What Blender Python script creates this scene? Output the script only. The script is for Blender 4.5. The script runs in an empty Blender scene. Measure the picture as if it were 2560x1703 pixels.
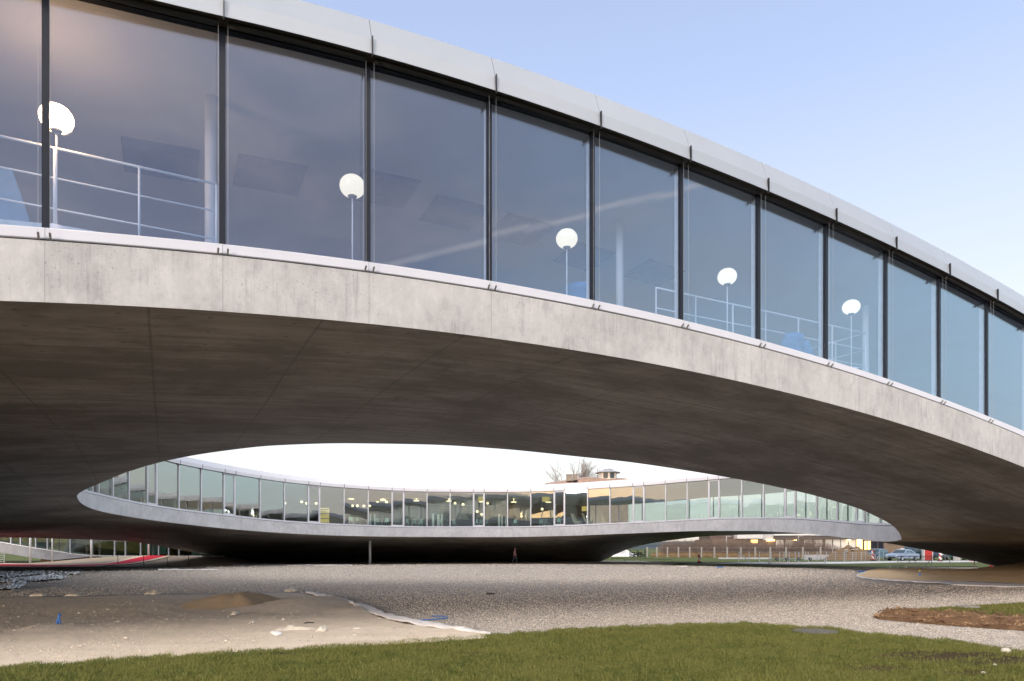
import bpy, math, random
import numpy as np
from mathutils import Vector, Matrix
random.seed(7); rng = np.random.default_rng(11)
SC = bpy.context.scene; COL = SC.collection
R = math.radians; PI = math.pi
FPX, CX, HY, EYE = 1706.67, 1280.0, 1370.7, 1.6      # measured off the photograph: 24 mm lens, level camera, raised by lens shift

# ------------------------------------------------------------------ helpers
def ray(xs, ys, Y):
    return ((xs - CX) / FPX * Y, Y, EYE + (HY - ys) / FPX * Y)
def gnd(xs, ys, z=0.0):
    Y = (EYE - z) * FPX / (ys - HY)
    return ((xs - CX) / FPX * Y, Y, z)
def tab(pts):
    xs = [p[0] for p in pts]; ys = [p[1] for p in pts]
    return np.array(xs, float), np.array(ys, float)
def pchip(x, X, Y):
    """monotone cubic interpolation, linear outside"""
    x = np.asarray(x, float); h = np.diff(X); d = np.diff(Y) / h; n = len(X)
    m = np.zeros(n); m[0] = d[0]; m[-1] = d[-1]
    for i in range(1, n - 1):
        if d[i-1] * d[i] > 0:
            w1 = 2*h[i] + h[i-1]; w2 = h[i] + 2*h[i-1]
            m[i] = (w1 + w2) / (w1 / d[i-1] + w2 / d[i])
    i = np.clip(np.searchsorted(X, x) - 1, 0, n - 2); t = (x - X[i]) / h[i]
    tt = np.clip(t, 0, 1)
    y = (2*tt**3-3*tt**2+1)*Y[i] + (tt**3-2*tt**2+tt)*h[i]*m[i] + (-2*tt**3+3*tt**2)*Y[i+1] + (tt**3-tt**2)*h[i]*m[i+1]
    y = np.where(t < 0, Y[0] + (x - X[0]) * m[0], y)
    return np.where(t > 1, Y[-1] + (x - X[-1]) * m[-1], y)

class MB:
    def __init__(s): s.v = []; s.f = []
    def add(s, vs, fs):
        o = len(s.v); s.v += [tuple(map(float, p)) for p in vs]; s.f += [tuple(i + o for i in f) for f in fs]
    def hexa(s, b, t):
        s.add(list(b) + list(t), [(3,2,1,0),(4,5,6,7),(0,1,5,4),(1,2,6,5),(2,3,7,6),(3,0,4,7)])
    def box(s, c, size, rz=0.0, M=None):
        x, y, z = size[0]/2, size[1]/2, size[2]/2; ca, sa = math.cos(rz), math.sin(rz)
        P = []
        for k in (-z, z):
            for (i, j) in ((-x,-y),(x,-y),(x,y),(-x,y)):
                P.append((c[0]+i*ca-j*sa, c[1]+i*sa+j*ca, c[2]+k))
        if M: P = [tuple(M @ Vector(p)) for p in P]
        s.hexa(P[:4], P[4:])
    def tube(s, p, q, r, n=8, r2=None):
        p = Vector(p); q = Vector(q); r2 = r if r2 is None else r2
        d = (q - p).normalized(); a = d.orthogonal().normalized(); b = d.cross(a)
        vs = []
        for (c, rr) in ((p, r), (q, r2)):
            for i in range(n):
                t = 2*PI*i/n; vs.append(c + (a*math.cos(t) + b*math.sin(t))*rr)
        s.add(vs, [(i, (i+1)%n, n+(i+1)%n, n+i) for i in range(n)] + [tuple(range(n-1,-1,-1)), tuple(range(n, 2*n))])
    def path(s, pts, r, n=6):
        pts = [Vector(p) for p in pts]; rings = []
        for i, p in enumerate(pts):
            d = (pts[min(i+1, len(pts)-1)] - pts[max(i-1, 0)]).normalized()
            u = Vector((0,0,1)) if abs(d.z) < .9 else Vector((1,0,0))
            a = d.cross(u).normalized(); b = a.cross(d)
            rings.append([p + (a*math.cos(2*PI*k/n) + b*math.sin(2*PI*k/n))*r for k in range(n)])
        s.loft(rings)
    def loft(s, rings, cap=True):
        n = len(rings[0]); vs = [p for r in rings for p in r]; fs = []
        for i in range(len(rings)-1):
            for k in range(n):
                fs.append((i*n+k, i*n+(k+1)%n, (i+1)*n+(k+1)%n, (i+1)*n+k))
        if cap: fs += [tuple(range(n-1,-1,-1)), tuple(range((len(rings)-1)*n, len(rings)*n))]
        s.add(vs, fs)
    def grid(s, rows):
        n = len(rows[0]); vs = [p for r in rows for p in r]
        s.add(vs, [(i*n+k, i*n+k+1, (i+1)*n+k+1, (i+1)*n+k) for i in range(len(rows)-1) for k in range(n-1)])
    def lathe(s, prof, c, n=20):
        rings = [[(c[0]+r*math.cos(2*PI*k/n), c[1]+r*math.sin(2*PI*k/n), c[2]+z) for k in range(n)] for (r, z) in prof]
        s.loft(rings)
    def poly(s, pts): s.add(pts, [tuple(range(len(pts)))])
    def prism(s, pts, z0, z1):
        n = len(pts); vs = [(p[0], p[1], z0) for p in pts] + [(p[0], p[1], z1) for p in pts]
        s.add(vs, [tuple(range(n-1,-1,-1)), tuple(range(n, 2*n))] + [(i, (i+1)%n, n+(i+1)%n, n+i) for i in range(n)])
    def build(s, name, m, parent=None, smooth=False, loc=None, origin=None):
        me = bpy.data.meshes.new(name)
        vs = s.v
        if origin is not None: vs = [(p[0]-origin[0], p[1]-origin[1], p[2]-origin[2]) for p in vs]
        me.from_pydata(vs, [], s.f); me.update()
        if smooth: me.polygons.foreach_set('use_smooth', [True]*len(me.polygons))
        if m: me.materials.append(m)
        o = bpy.data.objects.new(name, me); COL.objects.link(o)
        if origin is not None: o.location = origin
        if parent: o.parent = parent
        return o
def tag(o, label=None, cat=None, group=None, kind=None):
    if label: o['label'] = label
    if cat: o['category'] = cat
    if group: o['group'] = group
    if kind: o['kind'] = kind
    return o
def thing(name, label, cat, loc=(0,0,0), rz=0.0, group=None):
    o = bpy.data.objects.new(name, None); COL.objects.link(o); o.location = loc; o.rotation_euler = (0,0,rz); o.empty_display_size = .2
    return tag(o, label, cat, group)
def dup(root, loc, rz=0.0, label=None, group=None, scale=None):
    r = root.copy(); COL.objects.link(r); r.location = loc; r.rotation_euler = (0,0,rz)
    if scale: r.scale = (scale,)*3
    if label: r['label'] = label
    if group: r['group'] = group
    for ch in list(root.children):
        c = ch.copy(); COL.objects.link(c); c.parent = r
        for g in list(ch.children):
            d = g.copy(); COL.objects.link(d); d.parent = c
    return r

# ------------------------------------------------------------------ materials
class N:
    def __init__(s, name):
        s.m = bpy.data.materials.new(name); s.m.use_nodes = True; s.t = s.m.node_tree
        s.bsdf = s.t.nodes['Principled BSDF']; s.out = s.t.nodes['Material Output']
    def n(s, typ, **kw):
        o = s.t.nodes.new(typ)
        for k, v in kw.items(): setattr(o, k, v)
        return o
    def l(s, a, b): s.t.links.new(a, b)
    def put(s, sock, v):
        if isinstance(v, bpy.types.NodeSocket): s.l(v, sock)
        else: sock.default_value = v
    def coords(s, rz=0.0, scale=(1,1,1), loc=(0,0,0)):
        tc = s.n('ShaderNodeTexCoord'); mp = s.n('ShaderNodeMapping'); mp.vector_type = 'POINT'
        s.l(tc.outputs['Object'], mp.inputs[0]); mp.inputs['Rotation'].default_value = (0,0,rz); mp.inputs['Scale'].default_value = scale; mp.inputs['Location'].default_value = loc
        return mp.outputs[0]
    def noise(s, vec, scale=5, detail=4, rough=.55, dist=0.0):
        o = s.n('ShaderNodeTexNoise'); s.l(vec, o.inputs['Vector']); o.inputs['Scale'].default_value = scale
        o.inputs['Detail'].default_value = detail; o.inputs['Roughness'].default_value = rough; o.inputs['Distortion'].default_value = dist
        return o.outputs['Fac']
    def vor(s, vec, scale, feature='F1', out='Distance', rnd=1.0):
        o = s.n('ShaderNodeTexVoronoi'); o.feature = feature; s.l(vec, o.inputs['Vector']); o.inputs['Scale'].default_value = scale; o.inputs['Randomness'].default_value = rnd
        return o.outputs[out]
    def ramp(s, fac, stops):
        o = s.n('ShaderNodeValToRGB'); s.l(fac, o.inputs[0]); e = o.color_ramp.elements
        while len(e) < len(stops): e.new(.5)
        for i, (p, c) in enumerate(stops):
            e[i].position = p; e[i].color = (*c, 1) if not isinstance(c, (int, float)) else (c, c, c, 1)
        return o.outputs[0]
    def mix(s, fac, a, b, mode='MIX'):
        o = s.n('ShaderNodeMix'); o.data_type = 'RGBA'; o.blend_type = mode
        s.put(o.inputs[0], fac); 
        for i, v in ((6, a), (7, b)):
            s.put(o.inputs[i], v if isinstance(v, bpy.types.NodeSocket) else (*v, 1))
        return o.outputs[2]
    def math(s, op, a, b=0.0):
        o = s.n('ShaderNodeMath'); o.operation = op; s.put(o.inputs[0], a); s.put(o.inputs[1], b); return o.outputs[0]
    def sep(s, vec):
        o = s.n('ShaderNodeSeparateXYZ'); s.l(vec, o.inputs[0]); return o.outputs
    def bump(s, h, strength=.3, dist=.02):
        o = s.n('ShaderNodeBump'); s.l(h, o.inputs['Height']); o.inputs['Strength'].default_value = strength; o.inputs['Distance'].default_value = dist
        s.l(o.outputs[0], s.bsdf.inputs['Normal'])
    def base(s, c, rough=.6, metal=0.0, spec=None):
        s.put(s.bsdf.inputs['Base Color'], c if isinstance(c, bpy.types.NodeSocket) else (*c, 1))
        s.bsdf.inputs['Roughness'].default_value = rough; s.bsdf.inputs['Metallic'].default_value = metal
        if spec is not None: s.bsdf.inputs['Specular IOR Level'].default_value = spec
        return s.m
def plain(name, c, rough=.6, metal=0.0, var=.12, scale=6.0, spec=None):
    k = N(name); nz = k.noise(k.coords(), scale, 5)
    lo = tuple(x*(1-var) for x in c); hi = tuple(min(1, x*(1+var)) for x in c)
    return k.base(k.ramp(nz, [(.3, lo), (.7, hi)]), rough, metal, spec)
def emit(name, c, strength):
    k = N(name); k.base(c, .4); k.bsdf.inputs['Emission Color'].default_value = (*c, 1); k.bsdf.inputs['Emission Strength'].default_value = strength; return k.m
def glassmat(name, tint, ior, base=0.0, wob=0.0, gloss=(1,1,1)):
    k = N(name); k.t.nodes.remove(k.bsdf)
    tr = k.n('ShaderNodeBsdfTransparent'); tr.inputs[0].default_value = (*tint, 1)
    gl = k.n('ShaderNodeBsdfGlossy'); gl.inputs['Roughness'].default_value = 0.0; gl.inputs[0].default_value = (*gloss, 1)
    ge = k.n('ShaderNodeNewGeometry'); dt = k.n('ShaderNodeVectorMath'); dt.operation = 'DOT_PRODUCT'; k.l(ge.outputs['Incoming'], dt.inputs[0]); k.l(ge.outputs['Normal'], dt.inputs[1])
    c = k.math('ABSOLUTE', dt.outputs['Value']); f0 = ((ior-1)/(ior+1))**2
    f = k.math('ADD', k.math('MULTIPLY', k.math('POWER', k.math('SUBTRACT', 1.0, c), 5.0), 1-f0), f0 + base)
    if wob:
        b = k.n('ShaderNodeBump'); k.l(k.noise(k.coords(scale=(1,1,.45)), .8, 1), b.inputs['Height']); b.inputs['Strength'].default_value = wob; b.inputs['Distance'].default_value = .1
        k.l(b.outputs[0], gl.inputs['Normal'])
    mx = k.n('ShaderNodeMixShader'); k.l(f, mx.inputs[0]); k.l(tr.outputs[0], mx.inputs[1]); k.l(gl.outputs[0], mx.inputs[2]); k.l(mx.outputs[0], k.out.inputs[0])
    return k.m

# front facade: a straight line of equal bays
S0 = 9.41; ALN = Vector((2.0056, 1.01816)); BAY = ALN.length; U = ALN / BAY; NRM = Vector((U.y, -U.x)); ALPHA = math.atan2(U.y, U.x)
X0 = (114 - CX) / FPX * S0
def F(k, d, z): return (X0 + ALN.x*k + NRM.x*d, S0 + ALN.y*k + NRM.y*d, z)
def kx(xs, d):
    m = (xs - CX) / FPX
    return (m*(S0 + NRM.y*d) - X0 - NRM.x*d) / (ALN.x - ALN.y*m)
def curve(pts, d, deg=4):
    ks = np.array([kx(p[0], d) for p in pts]); zs = np.array([EYE + (HY - p[1]) / FPX * F(k, d, 0)[1] for p, k in zip(pts, ks)])
    c = np.polyfit(ks, zs, deg); dc = np.polyder(c); a, b = ks.min(), ks.max()
    def f(k):
        if k < a: return float(np.polyval(c, a) + np.polyval(dc, a)*(k - a)*.8)
        if k > b: return float(np.polyval(c, b) + np.polyval(dc, b)*(k - b))
        return float(np.polyval(c, k))
    f.err = float(np.abs(np.polyval(c, ks) - zs).max())
    return f
z_sill = curve([(0,561.2),(106,568),(353,591),(554,609.8),(640,619.6),(803,640.5),(920,653.6),(1226,702),(1486,751),(1711,801),(1902,850.7),(2072,900.4),(2219,947.3),(2349,994),(2468,1039.4),(2560,1078)], 0.05)
z_sbot = curve([(0,589.4),(119,597),(271,610),(548,635),(640,645.6),(920,678.6),(1232,724.7),(1280,733.3),(1486,771),(1712,818.7),(1920,873.8),(2072,916.7),(2221,964),(2354,1008),(2474,1055),(2560,1093)], 0.05)
z_soff = curve([(0,751),(271,764),(554,779),(640,785.4),(920,809),(1074,824.6),(1280,851),(1551,896),(1823,949.8),(1920,970.5),(2083,1010.3),(2246,1056.5),(2409,1113),(2560,1167.8)], 0.08)
z_fasc = curve([(500,27),(557,40),(932,135.8),(1140,196),(1238,226),(1504,313),(1727,400),(1922,476),(2093,557),(2242,617),(2372,683.8),(2489,746),(2560,784.6)], 0.28)
z_roof = curve([(752,0),(922,50),(1140,115.4),(1229,144.5),(1489,236.8),(1713,323.7),(1907,406),(2075,485.5),(2226,559),(2309,600),(2356,626),(2474,690),(2560,741.5)], 0.08)
z_gtop = curve([(500,58.4),(565,71),(918,160),(1140,222),(1221,243.7),(1483,327.7),(1704,408),(1901,486),(2069,560),(2217,627),(2349,694),(2466,753),(2560,804.7)], 0.0)
z_con = lambda k: z_sbot(k) - 0.035

# patio: an ellipse in plan, its rims read from the photograph
EC = (-1.22, 46.0); EA, EB = 24.7, 21.0
def ell(phi):
    """point of the ellipse seen from its centre in direction phi"""
    c, s = math.cos(phi), math.sin(phi); r = 1 / math.sqrt((c/EA)**2 + (s/EB)**2)
    return EC[0] + r*c, EC[1] + r*s
def ell_hit(xs, far=True):
    m = (xs - CX) / FPX; A = m*m/EA**2 + 1/EB**2; B = -2*m*EC[0]/EA**2 - 2*EC[1]/EB**2; C = EC[0]**2/EA**2 + EC[1]**2/EB**2 - 1
    D = max(B*B - 4*A*C, 0); Y = (-B + (1 if far else -1)*math.sqrt(D)) / (2*A)
    return m*Y, Y
NEAR = tab([(191.6,1240),(197,1234),(219,1221.6),(255.4,1206),(324.7,1178),(430.5,1149),(547,1129),(693,1113.6),(860,1108.5),(919,1109),(1065,1111.5),(1247,1122),(1430,1140),(1570,1155),(1705,1174.5),(1833,1196),(2000,1230),(2080,1251),(2150,1273),(2189,1290.7),(2235,1317.5),(2250,1336),(2254.5,1348)])
FARB = tab([(191.6,1240.5),(196,1250),(204,1258.8),(233.5,1273),(317,1291),(456,1310),(602,1325),(730,1334),(860,1339.5),(992,1342),(1247,1343),(1400,1340.3),(1570,1334),(1777,1327.5),(1870,1327.5),(1960,1330.5),(2062,1339),(2138,1348),(2195,1353.5),(2214.6,1354.4),(2240,1352.5),(2254.5,1348.5)])
FSIL = tab([(192,1201),(201,1213),(211,1222.5),(248,1232.5),(284.6,1241.5),(372,1259.5),(449,1271.6),(558,1285),(711,1301),(860,1310),(1065,1316),(1269,1316),(1430,1312),(1525,1307.5),(1611,1304),(1718,1298),(1853,1293.4),(1960,1293),(2091,1301),(2161,1306.5),(2197,1308),(2254,1309.5)])
xs_of = lambda p: CX + FPX*p[0]/p[1]
TL = (191.6 - CX)/FPX; TR = (2254.5 - CX)/FPX
def is_far(p):
    # beyond the chord through the two tangent points
    (ax, ay), (bx, by) = ell_hit(191.6), ell_hit(2254.5)
    return (bx-ax)*(p[1]-ay) - (by-ay)*(p[0]-ax) > 0
def rim(phi):
    """x, y, soffit edge z, floor z of the patio rim"""
    p = ell(phi); x = min(max(xs_of(p), 191.6), 2254.5)
    if is_far(p):
        zb = EYE + (HY - float(pchip(x, *FARB)))/FPX*p[1]; zf = EYE + (HY - float(pchip(x, *FSIL)))/FPX*p[1]
    else:
        zb = EYE + (HY - float(pchip(x, *NEAR)))/FPX*p[1]; zf = None
    return p[0], p[1], zb, zf
# ------------------------------------------------------------------ palette
M = {}
def concrete(name, base, streak, facade=True):
    k = N(name); v = k.coords(rz=-ALPHA)
    x, y, z = k.sep(v)[:3]
    big = k.noise(k.coords(scale=(.5,.5,.5)), 1.4, 5, .6)
    fine = k.noise(k.coords(), 34, 4, .7)
    st = k.noise(k.coords(scale=(17,17,.8)), 1.0, 6, .7); mot = k.noise(k.coords(scale=(1.6,1.6,1.1)), 2.2, 8, .72)
    patch = k.noise(k.coords(scale=(.7,.7,1.3), loc=(3,1,0)), 1.1, 3, .5)
    sm = k.math('MULTIPLY', k.ramp(st, [(.51, 0.0), (.68, 1.0)]), k.ramp(patch, [(.42, .12), (.58, 1.0)]))
    pit = k.ramp(k.noise(k.coords(loc=(9,2,5)), 30, 3, .6), [(.62, 0.0), (.68, 1.0)])
    sm = k.math('MAXIMUM', k.math('MULTIPLY', sm, .5), k.math('MULTIPLY', k.math('MULTIPLY', pit, k.ramp(patch, [(.4, .15), (.58, 1.0)])), .7))
    c = k.mix(k.ramp(big, [(.35, 0.0), (.65, 1.0)]), tuple(b*.84 for b in base), tuple(b*1.06 for b in base))
    c = k.mix(k.math('MULTIPLY', fine, .25), c, tuple(b*.7 for b in base))
    c = k.mix(k.ramp(mot, [(.51, 0.0), (.68, .42)]), c, streak); c = k.mix(k.ramp(mot, [(.34, .5), (.47, 0.0)]), c, tuple(min(1, b*1.18) for b in base))
    c = k.mix(sm, c, streak)
    if facade:   # joint of the formwork below each mullion
        f = k.math('ABSOLUTE', k.math('SUBTRACT', k.math('FRACT', k.math('ADD', k.math('DIVIDE', k.math('SUBTRACT', x, XU0), BAY), .5)), .5))
        c = k.mix(k.math('MULTIPLY', k.math('LESS_THAN', f, .0028), .55), c, tuple(b*.45 for b in base))
    k.base(c, .75); k.bump(k.noise(k.coords(), 22, 5, .6), .12, .01); return k.m
XU0 = X0*math.cos(ALPHA) + S0*math.sin(ALPHA)     # facade coordinate of bay 0
M['concrete'] = concrete('pale_concrete', (.50,.492,.482), (.205,.205,.21))
M['concrete_far'] = concrete('pale_concrete_patio', (.53,.53,.54), (.27,.27,.28), False)
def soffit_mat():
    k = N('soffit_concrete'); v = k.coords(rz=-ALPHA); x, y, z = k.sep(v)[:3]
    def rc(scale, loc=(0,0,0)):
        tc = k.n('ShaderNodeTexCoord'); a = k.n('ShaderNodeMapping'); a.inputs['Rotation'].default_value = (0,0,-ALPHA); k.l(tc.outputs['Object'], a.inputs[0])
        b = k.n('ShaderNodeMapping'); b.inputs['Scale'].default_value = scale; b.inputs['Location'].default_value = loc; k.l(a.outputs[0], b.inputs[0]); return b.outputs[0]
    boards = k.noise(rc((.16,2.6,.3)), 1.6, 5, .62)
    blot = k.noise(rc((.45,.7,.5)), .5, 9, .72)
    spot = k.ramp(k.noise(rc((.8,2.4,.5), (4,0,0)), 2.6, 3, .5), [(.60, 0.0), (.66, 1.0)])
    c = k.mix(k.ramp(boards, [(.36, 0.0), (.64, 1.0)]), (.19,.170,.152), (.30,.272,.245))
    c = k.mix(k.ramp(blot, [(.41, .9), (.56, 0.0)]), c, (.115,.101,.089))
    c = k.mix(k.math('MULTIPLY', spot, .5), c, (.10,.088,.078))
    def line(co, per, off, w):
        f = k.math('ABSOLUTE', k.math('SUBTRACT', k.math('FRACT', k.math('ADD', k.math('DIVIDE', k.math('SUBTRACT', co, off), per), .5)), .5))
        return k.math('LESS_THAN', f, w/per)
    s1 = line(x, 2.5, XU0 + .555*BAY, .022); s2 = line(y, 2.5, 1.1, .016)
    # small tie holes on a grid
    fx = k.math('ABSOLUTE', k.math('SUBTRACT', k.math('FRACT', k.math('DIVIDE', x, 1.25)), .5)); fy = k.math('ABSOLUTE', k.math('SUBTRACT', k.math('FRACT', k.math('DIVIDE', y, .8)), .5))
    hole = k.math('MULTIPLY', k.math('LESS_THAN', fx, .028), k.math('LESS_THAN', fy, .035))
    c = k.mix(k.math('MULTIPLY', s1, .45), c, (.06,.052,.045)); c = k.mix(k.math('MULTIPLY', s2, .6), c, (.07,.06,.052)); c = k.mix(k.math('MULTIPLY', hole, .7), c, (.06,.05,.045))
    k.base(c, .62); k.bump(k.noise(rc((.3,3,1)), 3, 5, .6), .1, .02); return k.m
M['soffit'] = soffit_mat()
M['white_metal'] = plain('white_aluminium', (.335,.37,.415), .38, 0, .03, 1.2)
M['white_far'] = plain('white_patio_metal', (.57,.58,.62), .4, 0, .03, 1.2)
M['sill_metal'] = plain('sill_aluminium', (.60,.61,.66), .35, 0, .03, 1.2)
M['grey_metal'] = plain('grey_steel', (.33,.33,.33), .45, .6)
M['galv'] = plain('galvanised_steel', (.42,.44,.47), .45, .3)
M['black_gap'] = plain('black_joint', (.012,.012,.013), .8)
M['dark_frame'] = plain('anthracite_frame', (.010,.013,.022), .45, spec=.3)
M['bronze'] = plain('dark_bronze', (.040,.033,.024), .5)
M['tube'] = plain('blind_tube_grey', (.022,.023,.025), .45, spec=.3)
M['inner_mullion'] = plain('pale_mullion', (.62,.64,.66), .5)
M['glass'] = glassmat('coated_glass', (.84,.90,.98), 2.3, 0.0, .008, (.86,.93,1.0))
M['glass_far'] = glassmat('greenish_glass', (.84,.91,.87), 2.3, 0.03, .06)
M['white_paint'] = plain('white_lacquer', (.78,.79,.79), .4, 0, .03)
M['ceiling'] = plain('white_plaster', (.62,.60,.59), .8, 0, .04, 1)
M['skylight'] = plain('skylight_dark_panel', (.10,.14,.22), .5)
M['floor_in'] = plain('grey_screed', (.34,.34,.33), .55)
M['roof'] = plain('roof_membrane', (.45,.45,.45), .8)
M['globe'] = emit('opal_globe_lit', (1.0,.83,.58), .235); M['globe_bright'] = emit('opal_globe_bright', (1.0,.56,.27), 6.5)
M['globe'].node_tree.nodes['Principled BSDF'].inputs['Base Color'].default_value = (.25,.22,.18,1)
M['globe_small'] = emit('opal_globe_lit_far', (1.0,.80,.50), .4)
M['lamp_collar'] = plain('lamp_collar', (.18,.17,.17), .5)
M['rail'] = plain('white_rail', (.80,.83,.84), .4, 0, .02)
M['blue_fabric'] = plain('blue_upholstery', (.05,.17,.36), .8)
M['chair_green'] = plain('pale_mint_shell', (.55,.80,.72), .5)
M['yellow'] = emit('yellow_lit_panel', (.95,.70,.22), .10)
M['dark_int'] = plain('dark_interior', (.09,.10,.09), .8)

# ------------------------------------------------------------------ the concrete building: one shell with a round patio
ORI = (0.0, 0.0, 0.0)
bld = thing('concrete_building', 'pale concrete building arching over the gravel, with glass walls round an open patio', 'building', ORI)
# outer boundary (x, y, soffit edge z, floor z)
OUT = []
for k in np.arange(-7, 20.01, .25): 
    p = F(k, .08, 0); OUT.append((p[0], p[1], max(z_soff(k), 1.5), max(z_sill(k), 3.0)))
def add_out(pts, n=6):
    """smooth boundary through knots by pchip over chord length"""
    kn = [OUT[-1]] + pts
    s = [0.0]
    for a, b in zip(kn[:-1], kn[1:]): s.append(s[-1] + math.hypot(b[0]-a[0], b[1]-a[1]))
    s = np.array(s); q = np.linspace(0, s[-1], int(s[-1]/.7)+2)[1:]
    cols = [pchip(q, s, np.array([p[i] for p in kn])) for i in range(4)]
    for t in zip(*cols): OUT.append(tuple(map(float, t)))
add_out([(38,32,1.4,3.0),(41.5,38,1.1,2.8),(41,44.5,.6,2.5),(39,48.6,.2,2.2),(37.5,50,0,2.0),(33.4,54,1.43,3.0),(31.3,57,2.02,3.4),(30.5,62,2.67,3.8),(28.7,68,3.03,4.0),(25.1,74,3.06,4.0),(22.4,76,2.98,3.95),(18.3,79,2.5,3.7),(14.7,80.5,1.8,3.5),(12.4,81.5,.9,3.4),(10.6,82,0.02,3.4),(7,82.3,-.15,3.4),(-10,83,-.15,3.4),(-28,83,-.15,3.4),(-32.5,82,.0,3.4),(-32.8,78,.42,3.3),(-32.4,74,.85,3.3),(-32.7,66,1.55,3.4),(-34.7,62,2.2,3.6),(-39.5,60.5,2.42,3.7),(-45,60,2.55,3.8),(-54,56,1.9,3.9),(-62,44,.2,3.6),(-61,22,.0,3.6),(-45,8,.6,3.6),(-33,4.2,2.4,4.0),(-26,3.0,3.9,4.8),(OUT[0][0]-.4,OUT[0][1]+.05,OUT[0][2],OUT[0][3])])  # left knots, out of view, dip to the ground to darken the soffit
OUT = OUT + [OUT[0]]
NR = len(OUT)
inner = []
for p in OUT:
    phi = math.atan2(p[1]-EC[1], p[0]-EC[0]); inner.append(rim(phi))
inner = [(a, b, zb, zf if zf is not None else zb + 1.02) for (a, b, zb, zf) in inner]
def ring_surface(zi, zo, nrad, bulge=0.0, si=0.0, so=0.0, prof=None):
    rows = []
    for j in range(nrad + 1):
        t = si + (1 - si - so)*j/nrad; row = []
        for i in range(NR):
            a, b = inner[i], OUT[i]
            w = prof(t, i) if prof else t
            z = zi(i)*(1-w) + zo(i)*w + bulge*4*t*(1-t)
            row.append((a[0]*(1-t)+b[0]*t, a[1]*(1-t)+b[1]*t, z))
        rows.append(row)
    return rows
def s_prof(t, i):
    a = math.degrees(math.atan2(OUT[i][1]-EC[1], OUT[i][0]-EC[0])); q = max(0, 1-abs(a+2)/42); q = q*q*(3-2*q)
    return t**(1 + .15*q)
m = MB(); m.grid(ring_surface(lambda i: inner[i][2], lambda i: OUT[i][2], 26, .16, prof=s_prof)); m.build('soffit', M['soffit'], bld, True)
m = MB(); m.grid(ring_surface(lambda i: inner[i][3]-.06, lambda i: OUT[i][3]-.06, 8, 0, .002, .012)); m.build('floor', M['floor_in'], bld, True)
HG = 3.33
def fy(i):  # glass height on the outer boundary
    return HG
def zgo(i):
    return z_gtop(-7 + .25*i) if i < 109 else OUT[i][3] + HG
m = MB(); m.grid(ring_surface(lambda i: inner[i][3]+HG+.02, lambda i: zgo(i)+.02, 12, 0, .002, .012)); m.build('ceiling', M['ceiling'], bld, True)
def zro(i): return z_roof(-7 + .25*i) if i < 109 else OUT[i][3] + HG + .68
m = MB(); m.grid(ring_surface(lambda i: inner[i][3]+HG+.66, lambda i: zro(i)-.02, 12, .12, .004, .006)); m.build('roof', M['roof'], bld, True)
# plain outer faces away from the facade (edge band, glazing strip, fascia)
idx = list(range(108, NR))
m = MB(); m.grid([[(OUT[i][0], OUT[i][1], OUT[i][2]) for i in idx], [(OUT[i][0], OUT[i][1], OUT[i][3]) for i in idx]]); m.build('outer_edge_beam', M['concrete_far'], bld, True)
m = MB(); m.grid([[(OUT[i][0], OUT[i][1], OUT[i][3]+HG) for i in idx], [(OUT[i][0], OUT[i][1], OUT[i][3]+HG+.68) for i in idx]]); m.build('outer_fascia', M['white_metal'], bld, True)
def inset(i, q):
    a, b = inner[i], OUT[i]; d = math.hypot(b[0]-a[0], b[1]-a[1]); t = q/d
    return b[0]+(a[0]-b[0])*t, b[1]+(a[1]-b[1])*t
gi = [i for i in idx if OUT[i][0] > 9 and OUT[i][1] > 48]
m = MB(); m.grid([[(*inset(i,.15), OUT[i][3]) for i in gi], [(*inset(i,.15), OUT[i][3]+HG) for i in gi]]); m.build('rear_glazing', M['glass'], bld, True)
for n_, i in enumerate(gi[::4]):
    x, y = inset(i, .25); m = MB(); m.box((x, y, OUT[i][3]+HG/2), (.09,.12,HG)); m.build('rear_mullion', M['inner_mullion'], bld)
wi = [i for i in idx if i not in gi or i in (gi[0], gi[-1])]
wi1 = [i for i in wi if i <= gi[0]]; wi2 = [i for i in wi if i >= gi[-1]]
m = MB()
for w in (wi1, wi2): m.grid([[(*inset(i,.2), OUT[i][3]-.05) for i in w], [(*inset(i,.2), OUT[i][3]+HG+.05) for i in w]])
m.build('rear_wall', M['dark_int'], bld, True)

# --- front facade
KS = np.arange(-7, 20.01, .25)
def strip(secfn, name, m, ks=KS, closed=False):
    b = MB(); secs = [[F(k, d, z) for d, z in secfn(k)] for k in ks]
    if closed: b.loft(secs)
    else: b.grid(secs)
    return b.build(name, m, bld, False)
strip(lambda k: [(.08, z_soff(k)), (.08, z_con(k)), (-.35, z_con(k))], 'edge_beam', M['concrete'])
strip(lambda k: [(.02, z_con(k)), (.02, z_sbot(k)+.01)], 'sill_joint', M['black_gap'])
for a in range(-7, 20):      # sill plates, one per bay
    ks = np.linspace(a + .0012, a + 1 - .0012, 5)
    strip(lambda k: [(.05, z_sbot(k)), (.06, z_sbot(k)+.01), (.06, z_sill(k)-.01), (.05, z_sill(k)), (-.12, z_sill(k)), (-.12, z_sbot(k))], 'sill', M['sill_metal'], ks, True)
strip(lambda k: [(.268, z_fasc(k)+.025), (.0, z_fasc(k)+.015)], 'eave_lining', M['bronze'])
strip(lambda k: [(.02, z_gtop(k)-.03), (.03, z_fasc(k)+.05), (-.1, z_fasc(k)+.05), (-.1, z_gtop(k)-.03)], 'head_frame', M['dark_frame'], KS, True)
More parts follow.
